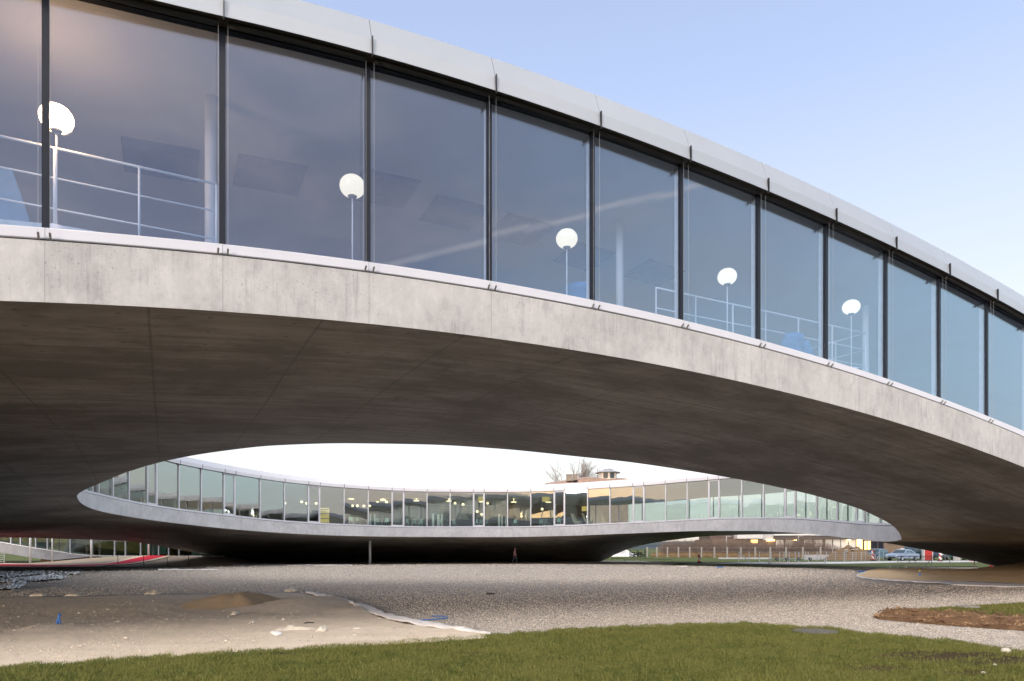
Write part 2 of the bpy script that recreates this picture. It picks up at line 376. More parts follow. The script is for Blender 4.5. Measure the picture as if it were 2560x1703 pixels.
for a in range(-7, 20):
    ks = np.linspace(a + .002, a + 1 - .002, 5)
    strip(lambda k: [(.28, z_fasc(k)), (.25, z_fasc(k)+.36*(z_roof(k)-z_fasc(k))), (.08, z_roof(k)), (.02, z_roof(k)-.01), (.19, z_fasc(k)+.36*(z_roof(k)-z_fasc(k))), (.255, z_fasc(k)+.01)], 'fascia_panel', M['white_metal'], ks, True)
    if -1 <= a <= 11:
        b = MB(); b.path([F(k, .12, (z_fasc(k)*.55+z_gtop(k)*.45)) for k in np.linspace(a+.035, a+.965, 5)], .055, 12); b.build('roller_blind', M['tube'], bld, True)
    # window of the bay: pane with a dark mullion at its left end
    if -2 <= a <= 13:
        w = .02
        k0, k1 = a + w, a + 1 - w
        b = MB(); t = rng.normal(0, .0055, 3)
        q = lambda k, d, z, s: F(k, d, z)
        b.hexa([F(k0,-.012,z_sill(k0)-.02), F(k1,-.012+t[0],z_sill(k1)-.02), F(k1,-.036+t[0],z_sill(k1)-.02), F(k0,-.036,z_sill(k0)-.02)],
               [F(k0,-.012+t[1],z_gtop(k0)), F(k1,-.012+t[2],z_gtop(k1)), F(k1,-.036+t[2],z_gtop(k1)), F(k0,-.036+t[1],z_gtop(k0))])
        pane = b.build('window', M['glass'], bld)
        b = MB(); h = .019
        b.hexa([F(a-h,.02,z_sill(a)-.03), F(a+h,.02,z_sill(a)-.03), F(a+h,-.06,z_sill(a)-.03), F(a-h,-.06,z_sill(a)-.03)],
               [F(a-h,.02,z_gtop(a)+.1), F(a+h,.02,z_gtop(a)+.1), F(a+h,-.06,z_gtop(a)+.1), F(a-h,-.06,z_gtop(a)+.1)])
        b.build('mullion', M['dark_frame'], pane)
        b = MB(); h = .009
        b.hexa([F(a-h,-.062,z_sill(a)-.05), F(a+h,-.062,z_sill(a)-.05), F(a+h,-.20,z_sill(a)-.05), F(a-h,-.20,z_sill(a)-.05)],
               [F(a-h,-.062,z_gtop(a)+.02), F(a+h,-.062,z_gtop(a)+.02), F(a+h,-.20,z_gtop(a)+.02), F(a-h,-.20,z_gtop(a)+.02)])
        b.build('mullion_core', M['inner_mullion'], pane)
        # fin bracket, two blind guide cables and their clips
        b = MB(); h = .0026
        for (d0, d1, za, zb) in ((.03,.30,z_gtop(a)+.06,z_fasc(a)+.02),(.262,.315,z_fasc(a)-.06,z_fasc(a)+.28)):
            b.hexa([F(a-h,d0,za),F(a+h,d0,za),F(a+h,d1,za),F(a-h,d1,za)], [F(a-h,d0,zb),F(a+h,d0,zb),F(a+h,d1,zb),F(a-h,d1,zb)])
        b.build('bracket', M['tube'], bld)
        for sg in (-1, 1):
            kk = a + sg*.030
            b = MB(); b.tube(F(kk, .14, z_sbot(kk)+.05), F(kk, .14, z_fasc(kk)), .0022, 5); b.build('guide_cable', M['galv'], bld)
            b = MB(); h = .006
            b.hexa([F(kk-h,.05,z_sbot(kk)-.02),F(kk+h,.05,z_sbot(kk)-.02),F(kk+h,.075,z_sbot(kk)-.03),F(kk-h,.075,z_sbot(kk)-.03)],
                   [F(kk-h,.135,z_sbot(kk)+.055),F(kk+h,.135,z_sbot(kk)+.055),F(kk+h,.16,z_sbot(kk)+.045),F(kk-h,.16,z_sbot(kk)+.045)])
            b.build('cable_clip', M['grey_metal'], bld)

# --- patio rim: edge band, sill, windows and fascia along the far side; a plain ribbon on the near side
phis = [math.atan2(p[1]-EC[1], p[0]-EC[0]) for p in OUT[:-1]]
order = np.argsort(phis); RIM = [inner[i] for i in order]; RIM.append(RIM[0])
def onrim(r, q, z):      # q metres from the rim into the building
    dx, dy = (r[0]-EC[0])/EA**2, (r[1]-EC[1])/EB**2; L = math.hypot(dx, dy); return (r[0]+dx/L*q, r[1]+dy/L*q, z)
def rimstrip(secfn, name, m, rims=RIM, closed=False, smooth=True):
    b = MB(); secs = [[onrim(r, q, z) for q, z in secfn(r)] for r in rims]
    (b.loft(secs) if closed else b.grid(secs)); return b.build(name, m, bld, smooth and not closed)
rimstrip(lambda r: [(0, r[2]), (0, r[3]-.16)], 'patio_edge_beam', M['concrete_far'])
rimstrip(lambda r: [(.0, r[3]-.16), (.05, r[3]-.16), (.05, r[3]-.12)], 'patio_sill_joint', M['black_gap'])
rimstrip(lambda r: [(.2, r[3]-.125), (.03, r[3]-.125), (.03, r[3]), (.2, r[3])], 'patio_sill', M['sill_metal'], smooth=False)
rimstrip(lambda r: [(.10, r[3]+HG+.03), (-.10, r[3]+HG+.03), (-.10, r[3]+HG+.30), (.06, r[3]+HG+.70), (.30, r[3]+HG+.70)], 'patio_fascia', M['white_far'], smooth=False)
rimstrip(lambda r: [(-.075, r[3]+HG+.022), (.12, r[3]+HG+.012), (.12, r[3]+HG-.05)], 'patio_head', M['dark_frame'], smooth=False)
MUL = [219,234,249,284.6,324.7,370,394,448.8,504.6,560.8,588.5,651,711.7,771,800,860.5,920.7,980,1010,1067.8,1125.4,1183.4,1210.8,1269,1327,1385,1411.5,1468.7,1524.7,1582.5,1610,1664,1717.7,1771,1797.6,1853.6,1908,1961,1986.7,2039.7,2091,2138,2158.6,2196.7,2222]
def rim_at(xs):
    p = ell_hit(xs); return rim(math.atan2(p[1]-EC[1], p[0]-EC[0]-0))
def rimx(xs, q=.09):
    p = ell_hit(xs); phi = math.atan2(p[1]-EC[1], p[0]-EC[0]); r = list(rim(phi)); zf = EYE + (HY - float(pchip(xs, *FSIL)))/FPX*p[1]
    return (p[0], p[1], r[2], zf)
posts = [rimx(x) for x in MUL]
for i in range(len(posts)-1):
    a, b_ = posts[i], posts[i+1]; narrow = MUL[i+1]-MUL[i] < 31 and 360 < MUL[i] < 2170
    A = Vector(onrim(a, .10, 0)).xy; B = Vector(onrim(b_, .10, 0)).xy; d = (B-A).normalized(); nn = Vector((d.y, -d.x))
    if nn.dot(Vector((EC[0],EC[1]))-A) < 0: nn = -nn
    def Q(t, q, z): p = A + (B-A)*t + nn*q; return (p.x, p.y, z)
    L = (B-A).length; e = .03/L; ins = .10 if narrow else .0
    zb0, zb1 = a[3]-.01, b_[3]-.01; zt = HG + .02; tl = rng.normal(0, .006, 3)
    if narrow: zb0 += .10; zb1 += .10; zt = HG - .12; e = .10/L
    g = MB()
    g.hexa([Q(e,.01,zb0), Q(1-e,.01+tl[0],zb1), Q(1-e,-.015+tl[0],zb1), Q(e,-.015,zb0)],
           [Q(e,.01+tl[1],a[3]+zt), Q(1-e,.01+tl[2],b_[3]+zt), Q(1-e,-.015+tl[2],b_[3]+zt), Q(e,-.015+tl[1],a[3]+zt)])
    pane = g.build('window', M['glass_far'], bld)
    g = MB(); g.box((A.x, A.y, a[3]+HG/2), (.085,.17,HG+.04), math.atan2(d.y, d.x)); g.build('mullion', M['white_far'], pane)
    if narrow:
        g = MB(); th = .05
        def bar(t0, t1, za0, zb0_, za1, zb1_):
            g.hexa([Q(t0,.05,za0),Q(t1,.05,za1),Q(t1,-.05,za1),Q(t0,-.05,za0)], [Q(t0,.05,zb0_),Q(t1,.05,zb1_),Q(t1,-.05,zb1_),Q(t0,-.05,zb0_)])
        s = .045/L; f = 2.4*s
        bar(s, 1-s, a[3]-.005, a[3]+.10, b_[3]-.005, b_[3]+.10); bar(s, 1-s, a[3]+HG-.12, a[3]+HG+.0, b_[3]+HG-.12, b_[3]+HG+.0)
        bar(s, f, a[3]+.10, a[3]+HG-.12, a[3]+.10, a[3]+HG-.12); bar(1-f, 1-s, b_[3]+.10, b_[3]+HG-.12, b_[3]+.10, b_[3]+HG-.12)
        g.build('sash', M['white_far'], pane)
    if 440 < MUL[i] < 1800:
        g = MB(); o = A + nn*.13
        g.box((o.x, o.y, a[3]+HG+.16), (.035,.16,.34), math.atan2(d.y, d.x)); g.build('bracket', M['tube'], bld)
nearR = [r for r in RIM if not is_far(r)]
# order the near side left to right
nearR.sort(key=lambda r: math.atan2(r[1]-EC[1], r[0]-EC[0]) % (2*PI))
rimstrip(lambda r: [(.10, r[3]), (.10, r[3]+HG)], 'patio_glazing', M['glass_far'], nearR)
g = MB(); acc = 0; last = None
for r in nearR:
    if last is not None: acc += math.hypot(r[0]-last[0], r[1]-last[1])
    last = r
    if acc > 2.25:
        acc = 0; p = onrim(r, .08, r[3]+HG/2); g.box(p, (.08,.10,HG), math.atan2(r[1]-EC[1], r[0]-EC[0]))
g.build('patio_mullions', M['white_far'], bld)
# slender column under the far wing, and three round columns behind the front glass
g = MB(); c = gnd(925, 1411); g.tube(c, (c[0], c[1]+.0, 3.1), .12, 16); g.build('column', M['white_paint'], bld, True)
COLS = [(526.5, 240*1.0861, 558, 1.75), (1549.5, 490*1.0861, 700, 2.6), (2164, 703*1.0861, 850, 2.3)]
def behind(xs, d):      # point behind the glass at image column xs
    k = kx(xs, -d); return k, F(k, -d, 0)
for xs, ys, _, d in COLS:
    k, p = behind(xs, d); g = MB(); g.tube((p[0],p[1],z_sill(k)-.6), (p[0],p[1],z_gtop(k)+.4), .095, 20); g.build('column', M['white_paint'], bld, True)
PH = np.array([math.atan2(p[1]-EC[1], p[0]-EC[0]) for p in OUT[:-1]])
def radial(x, y):
    a = math.atan2(y-EC[1], x-EC[0]); i = int(np.argmin(np.abs(np.angle(np.exp(1j*(PH-a)))))); A, B = inner[i], OUT[i]
    return i, min(max((math.hypot(x-EC[0], y-EC[1])-math.hypot(A[0]-EC[0], A[1]-EC[1]))/math.hypot(B[0]-A[0], B[1]-A[1]), 0), 1)
def ceilz(x, y): i, t = radial(x, y); return (inner[i][3]+HG+.02)*(1-t) + (zgo(i)+.02)*t
# ceiling recesses, drawn as flat panels with their dark depth put into the colour
for (xs, ys, w, l) in ((403,398,1.35,1.3),(674,437,1.35,1.3),(960,470,1.3,1.3),(1135,532,1.35,1.3),(1300,575,1.3,1.3),(1460,640,1.2,1.3),(1635,683,1.3,1.2)):
    # walk the sight line until it meets the ceiling
    best = None
    for Y in np.arange(9, 26, .05):
        x, y, z = ray(xs, ys, Y); v = Vector((x - X0, y - S0)); d = -v.dot(NRM); k = v.dot(U)/BAY
        if d > .4 and z > ceilz(x, y): best = (k, d, z); break
    if best:
        k, d, z = best; g = MB(); hk = w/2/BAY
        cz = lambda kk, dd=0: ceilz(*F(kk, dd, 0)[:2])
        cs = [(k-hk,-d+l/2),(k+hk,-d+l/2),(k+hk,-d-l/2),(k-hk,-d-l/2)]
        g.hexa([F(a,b,cz(a,b)-.03) for a, b in cs], [F(a,b,cz(a,b)+.05) for a, b in cs])
        g.build('skylight', M['skylight'], bld)
# ------------------------------------------------------------------ ground
from mathutils import noise as mnoise
def nz(x, y, sc=1.0, seed=0.0): return mnoise.noise(Vector((x*sc, y*sc, seed)))
def grass_ground(name, a, b, c):
    k = N(name); n1 = k.noise(k.coords(), .35, 5, .6); n2 = k.noise(k.coords(), 9, 5, .7); n3 = k.noise(k.coords(), 60, 3, .7)
    col = k.mix(k.ramp(n1, [(.35, 0.0), (.65, 1.0)]), a, b); col = k.mix(k.ramp(n2, [(.4, 0.0), (.7, .75)]), col, c)
    col = k.mix(k.math('MULTIPLY', n3, .5), col, tuple(x*.45 for x in a)); k.base(col, .95, spec=.1); k.bump(n3, .5, .03); return k.m
M['lawn_far'] = grass_ground('far_lawn', (.095,.125,.042), (.125,.145,.05), (.115,.12,.048))
M['soil_lawn'] = grass_ground('lawn_soil', (.075,.050,.026), (.10,.066,.036), (.06,.055,.02))
def gravel_mat():
    k = N('gravel'); v = k.coords(); w1 = k.n('ShaderNodeTexVoronoi'); w1.inputs['Scale'].default_value = 24; k.l(v, w1.inputs['Vector'])
    cellv = k.n('ShaderNodeSeparateColor'); k.l(w1.outputs['Color'], cellv.inputs[0])
    tone = k.ramp(cellv.outputs[0], [(.0, (.31,.27,.23)), (.25, (.48,.42,.355)), (.6, (.61,.54,.455)), (1.0, (.77,.69,.59))])
    gap = k.ramp(w1.outputs['Distance'], [(.42, 0.0), (.75, .85)])
    c = k.mix(gap, tone, (.17,.15,.135))
    big = k.noise(k.coords(), .16, 5, .62); mid = k.noise(k.coords(), 1.3, 4, .6)
    c = k.mix(k.ramp(big, [(.36, .26), (.6, 0.0)]), c, (.33,.285,.24)); c = k.mix(k.ramp(mid, [(.45, 0.0), (.65, .4)]), c, (.38,.33,.285))
    k.base(c, .9, spec=.15); h = k.math('SUBTRACT', 1.0, w1.outputs['Distance']); k.bump(h, .8, .03); return k.m
M['gravel'] = gravel_mat()
def sand_mat(name, a, b, d, stain=.5):
    k = N(name); n1 = k.noise(k.coords(scale=(.5,1.3,1)), .8, 6, .65); n2 = k.noise(k.coords(), 5, 6, .7); n3 = k.noise(k.coords(), 45, 3, .7)
    c = k.mix(k.ramp(n1, [(.36, 0.0), (.66, 1.0)]), a, b); c = k.mix(k.math('MULTIPLY', k.ramp(n2, [(.50, 0.0), (.74, 1.0)]), stain), c, d); c = k.mix(k.math('MULTIPLY', n3, .35), c, tuple(x*.6 for x in a))
    k.base(c, .95, spec=.1); k.bump(k.math('ADD', k.math('MULTIPLY', n2, .7), k.math('MULTIPLY', n3, .3)), .5, .05); return k.m
M['sand'] = sand_mat('pale_sand', (.66,.55,.42), (.77,.66,.53), (.50,.44,.37))
M['sand_pile'] = sand_mat('brown_sand', (.46,.345,.22), (.54,.42,.28), (.38,.28,.18), .6)
M['sand_orange'] = sand_mat('orange_sand', (.74,.53,.31), (.80,.62,.40), (.60,.43,.25), .5)
M['earth'] = sand_mat('brown_earth', (.155,.085,.045), (.21,.125,.066), (.33,.21,.10), .45)
M['dark_ground'] = sand_mat('dark_ground', (.07,.065,.06), (.11,.10,.09), (.05,.045,.04), .5)
M['slab'] = plain('pale_pavement', (.42,.37,.30), .85, 0, .15, .8)
M['path'] = plain('grey_path', (.50,.49,.48), .85, 0, .1, .6)
def cloth_mat(name, a, b, tr=.0):
    k = N(name); n1 = k.noise(k.coords(), 6, 5, .6); k.base(k.mix(k.ramp(n1, [(.35, 0.0), (.65, 1.0)]), a, b), .8); k.bump(k.noise(k.coords(), 14, 4, .6), .25, .02); return k.m
M['geo'] = cloth_mat('geotextile', (.78,.75,.72), (.62,.58,.55))
M['tarp'] = cloth_mat('grubby_sheeting', (.95,.94,.92), (.78,.76,.72))
M['rag'] = cloth_mat('sandy_rag', (.66,.60,.50), (.48,.42,.34))

g = MB(); g.poly([(-2500,-2500,0),(2500,-2500,0),(2500,2500,0),(-2500,2500,0)]); tag(g.build('ground', M['lawn_far']), kind='structure')
g = MB(); g.grid([[(x, y, .006) for x in np.linspace(-80, 46, 8)] for y in (-6, 20, 40, 56)] ); 
tag(g.build('gravel_bed', M['gravel']), kind='structure')
# outline of the gravel towards the far lawn, and the pavement under the far wing
g = MB(); tp = [gnd(xs, ys, .010) for xs, ys in ((-400,1417),(200,1414),(603,1411.5),(925,1413),(1300,1411.5),(1500,1411.5),(1640,1413),(1800,1416),(1960,1420),(2150,1425),(2250,1428.5))]
g.poly([(-80,48,.010)] + [(p[0],p[1],.010) for p in tp] + [(20,42,.010),(-30,44,.010)]); tag(g.build('gravel_edge', M['gravel']), kind='structure')
g = MB(); g.poly([(-33.5,62,.014),(-24,64.0,.014),(-13,65.5,.014),(0,66.5,.014),(9,66.2,.014),(14,64,.014),(17,70,.014),(16,85,.014),(-33.5,86,.014)]); tag(g.build('pavement', M['slab']), kind='structure')
g = MB(); pa = [(1700,1412.2),(1760,1409),(1850,1406.5),(1940,1406),(2110,1404.5),(2250,1402.5),(2600,1401)]; pb = [(2600,1405),(2250,1406.4),(2110,1409.3),(1940,1411.5),(1850,1409.5),(1760,1411.5)]
g.poly([gnd(x, y, .018) for x, y in pa + pb][::-1]); tag(g.build('path', M['path']), kind='structure')

def patch(xs, bot, top, nt, hfun=None, z=.02, edge=.12):
    """ground sheet between two outlines, given per photograph column, laid on the ground plane with a height field"""
    rows = []
    B, T = tab(bot), tab(top); yb = np.interp(xs, *B); yt = np.interp(xs, *T)
    for j in range(nt + 1):
        t = j/nt; row = []
        for i, x in enumerate(xs):
            p0, p1 = gnd(x, yb[i]), gnd(x, yt[i]); X = p0[0]*(1-t)+p1[0]*t; Y = p0[1]*(1-t)+p1[1]*t
            s = min(1, t/edge, (1-t)/edge, (i+.3)/(len(xs)*.02), (len(xs)-1-i+.3)/(len(xs)*.02)); s = s*s*(3-2*s)
            row.append((X, Y, z + (hfun(X, Y)*s if hfun else 0)))
        rows.append(row)
    g = MB(); g.grid(rows); return g
LAWN = [(-800,1728),(-330,1700),(0,1674),(254,1655.8),(509,1638.8),(679,1630),(848,1617.6),(1000,1609),(1224,1592.7),(1412,1577),(1629,1566),(1846,1561),(1900,1563),(2068,1573),(2152,1585),(2236,1592),(2348,1603),(2499,1626),(2560,1635.6),(2800,1675),(3200,1735)]
SANDT = [(-330,1500),(0,1496.7),(93,1494),(182,1494.6),(382,1488),(530,1488),(645,1485),(730,1482),(768,1487),(806,1494.5),(887,1513.6),(905,1528),(980,1557),(1034,1567),(1116,1577),(1224,1592.5)]
def mound(x, y, c, r, h, asp=1.0):
    d = math.hypot((x-c[0])/r, (y-c[1])/(r*asp)); return h*max(0, 1-d*d)**1.3 if d < 1 else 0
PILE = gnd(594, 1513); LUMPS = [(gnd(700,1521), 1.3, .09), (gnd(800,1508), 1.6, .13), (gnd(770,1524), 1.1, .07), (gnd(900,1530), .9, .07), (gnd(130,1573), .6, .07), (gnd(330,1520), 1.8, .05)]
def hs(x, y):
    h = .03 + .022*nz(x, y, .45) + .014*nz(x, y, 1.6, 3) + .011*nz(x, y, 5, 7) + .007*nz(x, y, 14, 2)
    for c, r, hh in LUMPS: h += mound(x, y, c, r, hh, 1.4)
    return h
g = patch(np.concatenate([np.linspace(-330,0,20)[:-1], np.linspace(0,1224,200)]), [(x, y+7) for x, y in LAWN], SANDT, 90, hs, .016, .05); tag(g.build('sand', M['sand'], None, True), kind='structure')
# brown sand heap on the pale sand
g = MB(); rows = []
for j in range(15):
    r = j/14; rows.append([(PILE[0]+r*1.6*math.cos(a)*(1+.32*nz(math.cos(a)*1.7, math.sin(a)*1.7, 1)+.12*nz(math.cos(a)*5, math.sin(a)*5, 1, 2)), PILE[1]+r*1.9*math.sin(a)*(1+.32*nz(math.cos(a)*1.7, math.sin(a)*1.7, 1, 4)+.12*nz(math.cos(a)*6, math.sin(a)*6, 1, 3)), .02+.32*(1-r*r)**1.3*(1+.25*r*math.cos(a-.4))+.05*nz(r*3*math.cos(a), r*3*math.sin(a), 2)*(1-r)) for a in np.linspace(0, 2*PI, 49)])
g.grid(rows); tag(g.build('sand_heap', M['sand_pile'], None, True), 'low heap of damp brown sand lying on the pale sand', 'sand heap')
# sand patch at the right, rising towards the shell
RST = [(2140,1441),(2152,1436),(2169,1430.6),(2197,1426.5),(2250,1428),(2350,1431),(2432,1433.5),(2500,1430),(2560,1426),(2700,1420)]
RSB = [(2140,1442.5),(2152,1446),(2191,1449.8),(2264,1454),(2348,1455.5),(2432,1457),(2560,1462.5),(2700,1467)]
def hr(x, y): return .05 + .05*nz(x, y, .4, 8) + .02*nz(x, y, 2, 3) + max(0, (x-22)/10)*.42
g = patch(np.linspace(2140,2700,90), RSB, RST, 40, hr, .02, .10); tag(g.build('orange_sand', M['sand_orange'], None, True), kind='structure')
# strip of brown earth and grass at the right edge
ERB = [(2182,1544),(2197,1550),(2270,1557),(2348,1564),(2560,1579),(2760,1594),(3600,1657)]; EM = [(2182,1543),(2205,1534),(2236,1529),(2320,1533),(2440,1539),(2560,1546),(2760,1556),(3600,1598)]; ET = [(2182,1541.5),(2236,1528),(2320,1523),(2404,1518),(2560,1509),(2760,1497),(3600,1450)]
g = patch(np.linspace(2184,3600,190), ERB, EM, 16, lambda x, y: .07+.07*nz(x, y, 1.2, 5)+.05*nz(x, y, 4, 1)+.03*nz(x, y, 11, 2), .016, .12); tag(g.build('earth_bank', M['earth'], None, True), kind='structure')
EARTH_CLODS = True
g = patch(np.linspace(2236,3600,90), EM, ET, 4, None, .022); tag(g.build('grass_strip', M['soil_lawn']), kind='structure')
# dark strip along the foot of the ramp at the left
g = patch(np.linspace(-300,520,60), [(-300,1434),(0,1431),(200,1429),(400,1427),(520,1422)], [(-300,1419),(0,1418),(300,1417.5),(520,1418)], 6, lambda x, y: .05*nz(x, y, .5)+.05, .02); tag(g.build('dark_ground_strip', M['dark_ground'], None, True), kind='structure')
g = MB(); g.poly([(-72,61.5,.012),(-41,61.5,.012),(-38,74,.012),(-72,78,.012)]); tag(g.build('bare_ground', M['dark_ground']), kind='structure')
# front lawn: soil sheet plus blades
g = MB(); lt = [gnd(x, y+1.0, .024) for x, y in LAWN if -330 <= x]
g.poly([(-40,5,.024),(-40,-14,.024),(40,-14,.024),(40,4,.024)] + lt[::-1]); tag(g.build('lawn', M['soil_lawn']), kind='structure')
def blades_mat():
    k = N('grass_blades'); n1 = k.noise(k.coords(), .9, 4, .6); n2 = k.noise(k.coords(), 7, 3, .6); n3 = k.noise(k.coords(), 90, 1, .5)
    c = k.mix(k.ramp(n1, [(.42, 0.0), (.58, 1.0)]), (.064,.094,.014), (.132,.140,.030)); c = k.mix(k.ramp(n2, [(.44, 0.0), (.60, .9)]), c, (.165,.168,.040)); c = k.mix(k.ramp(n3, [(.5, 0.0), (.64, .75)]), c, (.29,.27,.08)); c = k.mix(k.ramp(n3, [(.30, .7), (.42, 0.0)]), c, (.028,.046,.008))
    k.base(c, .65, spec=.25); return k.m
def make_blades(name, pts, hmin, hmax, w):
    n = len(pts); a = rng.uniform(0, 2*PI, n); h = rng.uniform(hmin, hmax, n)*(.75+.5*rng.random(n)); tl = rng.normal(0, .45, (n, 2)); ww = w*(.6+.8*rng.random(n))
    v = np.zeros((n, 3, 3)); v[:, 0, :2] = pts + np.stack([np.cos(a), np.sin(a)], 1)*ww[:, None]; v[:, 1, :2] = pts - np.stack([np.cos(a), np.sin(a)], 1)*ww[:, None]; v[:, :2, 2] = .02
    v[:, 2, :2] = pts + tl*h[:, None]; v[:, 2, 2] = .02 + h
    me = bpy.data.meshes.new(name); me.vertices.add(3*n); me.vertices.foreach_set('co', v.reshape(-1)); me.loops.add(3*n); me.loops.foreach_set('vertex_index', np.arange(3*n, dtype=np.int32))
    me.polygons.add(n); me.polygons.foreach_set('loop_start', np.arange(0, 3*n, 3, dtype=np.int32)); me.polygons.foreach_set('loop_total', np.full(n, 3, np.int32)); me.update(); me.validate()
    me.materials.append(M['blades']); o = bpy.data.objects.new(name, me); COL.objects.link(o); return o
M['blades'] = blades_mat()
BARE = [(gnd(2195,1676), .75, .35), (gnd(2290,1650), .8, .4), (gnd(2390,1645), 1.0, .45), (gnd(2480,1662), 1.0, .35), (gnd(2540,1650), .8, .4), (gnd(1180,1640), .35, .15), (gnd(1090,1632), .3, .12), (gnd(2430,1690), .5, .25), (gnd(2038,1584), .40, .32), (gnd(2360,1640), .9, .35), (gnd(1640,1570), .7, .12), (gnd(700,1640), .5, .18), (gnd(1900,1620), .4, .15)]
def lawn_points(n):
    Y = 8.0 + 6.8*rng.random(n)**1.1; X = (rng.random(n)*2-1)*Y*1.0
    xs = CX + FPX*X/Y; yb = np.interp(xs, *tab(LAWN)); Yb = EYE*FPX/(yb-HY)
    keep = Y < Yb + .05*rng.normal(size=n) + .03 + .12*np.sin(X*2.3)*np.sin(X*7.1+1) + .08*np.sin(X*17)
    dens = np.ones(n)
    for c, rx, ry in BARE:
        d = ((X-c[0])/rx)**2 + ((Y-c[1])/ry)**2 + .55*np.sin(X*9+c[1]*5)*np.sin(Y*13+X*4) + .3*np.sin(X*23)*np.sin(Y*31); dens *= np.clip((d-.15)*1.3, .06, 1)
    keep &= rng.random(n) < dens
    return np.stack([X[keep], Y[keep]], 1)
P_ = lawn_points(640000); tag(make_blades('grass', P_, .025, .062, .0042), 'short dull green grass of the front lawn', 'grass', kind='stuff')
n = 110000; X = rng.uniform(9, 25, n); Y = rng.uniform(13.5, 24, n); xs = CX+FPX*X/Y; ys = HY + EYE*FPX/Y
kp = (xs > 2230) & (xs < 3300) & (ys < np.interp(xs, *tab(EM))+.8*rng.normal(size=n)) & (ys > np.interp(xs, *tab(ET)))
tag(make_blades('grass', np.stack([X[kp], Y[kp]], 1), .03, .07, .007), 'grass on the strip behind the brown earth bank', 'grass', kind='stuff')
# loose stones on the gravel nearest the lawn
def stones(n):
    xs = rng.uniform(-350, 3000, n); ys = 1409 + 215*rng.random(n)**1.05; Y = EYE*FPX/(ys-HY); X = (xs-CX)/FPX*Y
    k = (ys < np.interp(xs, *tab(LAWN))-1) & ~((xs < 1228) & (ys > np.interp(xs, *tab(SANDT))-3)) & ~((xs > 2182) & (ys < np.interp(xs, *tab(ERB))) & (ys > np.interp(xs, *tab(ET)))) & ~((xs > 2138) & (ys < np.interp(xs, *tab(RSB))+8)) & (ys > np.interp(xs, [0,603,1300,1640,1960,2250], [1432,1413,1412.5,1414,1421,1430]))
    return X[k], Y[k]
X, Y = stones(150000); n = len(X)
oc = np.array([(1,0,0),(0,1,0),(-1,0,0),(0,-1,0),(0,0,1),(0,0,-.6)], float); fc = np.array([(0,1,4),(1,2,4),(2,3,4),(3,0,4),(1,0,5),(2,1,5),(3,2,5),(0,3,5)])
r = rng.uniform(.0007, .00135, n)*Y; a = rng.uniform(0, 2*PI, n); sc = np.stack([r, r*rng.uniform(.6,1,n), r*rng.uniform(.4,.8,n)], 1)
v = oc[None]*sc[:, None, :]*(1+.25*rng.normal(size=(n, 6, 1))); ca, sa = np.cos(a)[:, None], np.sin(a)[:, None]
v = np.stack([v[..., 0]*ca - v[..., 1]*sa + X[:, None], v[..., 0]*sa + v[..., 1]*ca + Y[:, None], v[..., 2] + .5*r[:, None]], -1)
me = bpy.data.meshes.new('gravel_stones'); me.vertices.add(6*n); me.vertices.foreach_set('co', v.reshape(-1)); F_ = (fc[None] + 6*np.arange(n)[:, None, None]).reshape(-1).astype(np.int32)
me.loops.add(len(F_)); me.loops.foreach_set('vertex_index', F_); me.polygons.add(8*n); me.polygons.foreach_set('loop_start', np.arange(0, 24*n, 3, dtype=np.int32)); me.polygons.foreach_set('loop_total', np.full(8*n, 3, np.int32)); me.update(); me.validate()
k = N('pale_stones'); w1 = k.n('ShaderNodeTexVoronoi'); w1.inputs['Scale'].default_value = 30; k.l(k.coords(), w1.inputs['Vector']); sc_ = k.n('ShaderNodeSeparateColor'); k.l(w1.outputs['Color'], sc_.inputs[0])
M['stones'] = k.base(k.ramp(sc_.outputs[0], [(0, (.27,.235,.20)), (.3, (.43,.375,.315)), (.65, (.59,.52,.435)), (1, (.74,.66,.56))]), .9)
me.materials.append(M['stones']); o = bpy.data.objects.new('gravel_stones', me); COL.objects.link(o); tag(o, 'loose pale and grey stones all over the gravel court', 'gravel', kind='stuff')

# clods and pebbles on the sand
xs = rng.uniform(-100, 1200, 9000); ys = rng.uniform(1490, 1672, 9000); k_ = (ys < np.interp(xs, *tab(LAWN))-3) & (ys > np.interp(xs, *tab(SANDT))+4); xs, ys = xs[k_], ys[k_]
Yc = EYE*FPX/(ys-HY); Xc = (xs-CX)/FPX*Yc; keep = np.array([nz(a_, b_, .7, 6)+.3*rng.random() > .05 for a_, b_ in zip(Xc, Yc)]); Xc, Yc = Xc[keep], Yc[keep]; n = len(Xc)
r = rng.uniform(.004, .016, n)*(1+2.2*(rng.random(n) > .97)); v = oc[None]*r[:, None, None]*np.array([1,1,.6])*(1+.3*rng.normal(size=(n, 6, 1))); zc = np.array([.02+hs(a_, b_) for a_, b_ in zip(Xc, Yc)])
v = v + np.stack([Xc, Yc, zc], 1)[:, None, :]
g = MB(); g.v = [tuple(map(float, p)) for p in v.reshape(-1, 3)]; g.f = [tuple(int(i_) for i_ in f_) for f_ in (fc[None] + 6*np.arange(n)[:, None, None]).reshape(-1, 3)]
k = N('sand_clods'); M['clods'] = k.base(k.ramp(k.noise(k.coords(), 40, 1), [(.35, (.34,.28,.22)), (.65, (.74,.65,.54))]), .95); tag(g.build('sand_clods', M['clods']), 'small clods and pebbles strewn over the pale sand', 'clods', kind='stuff')

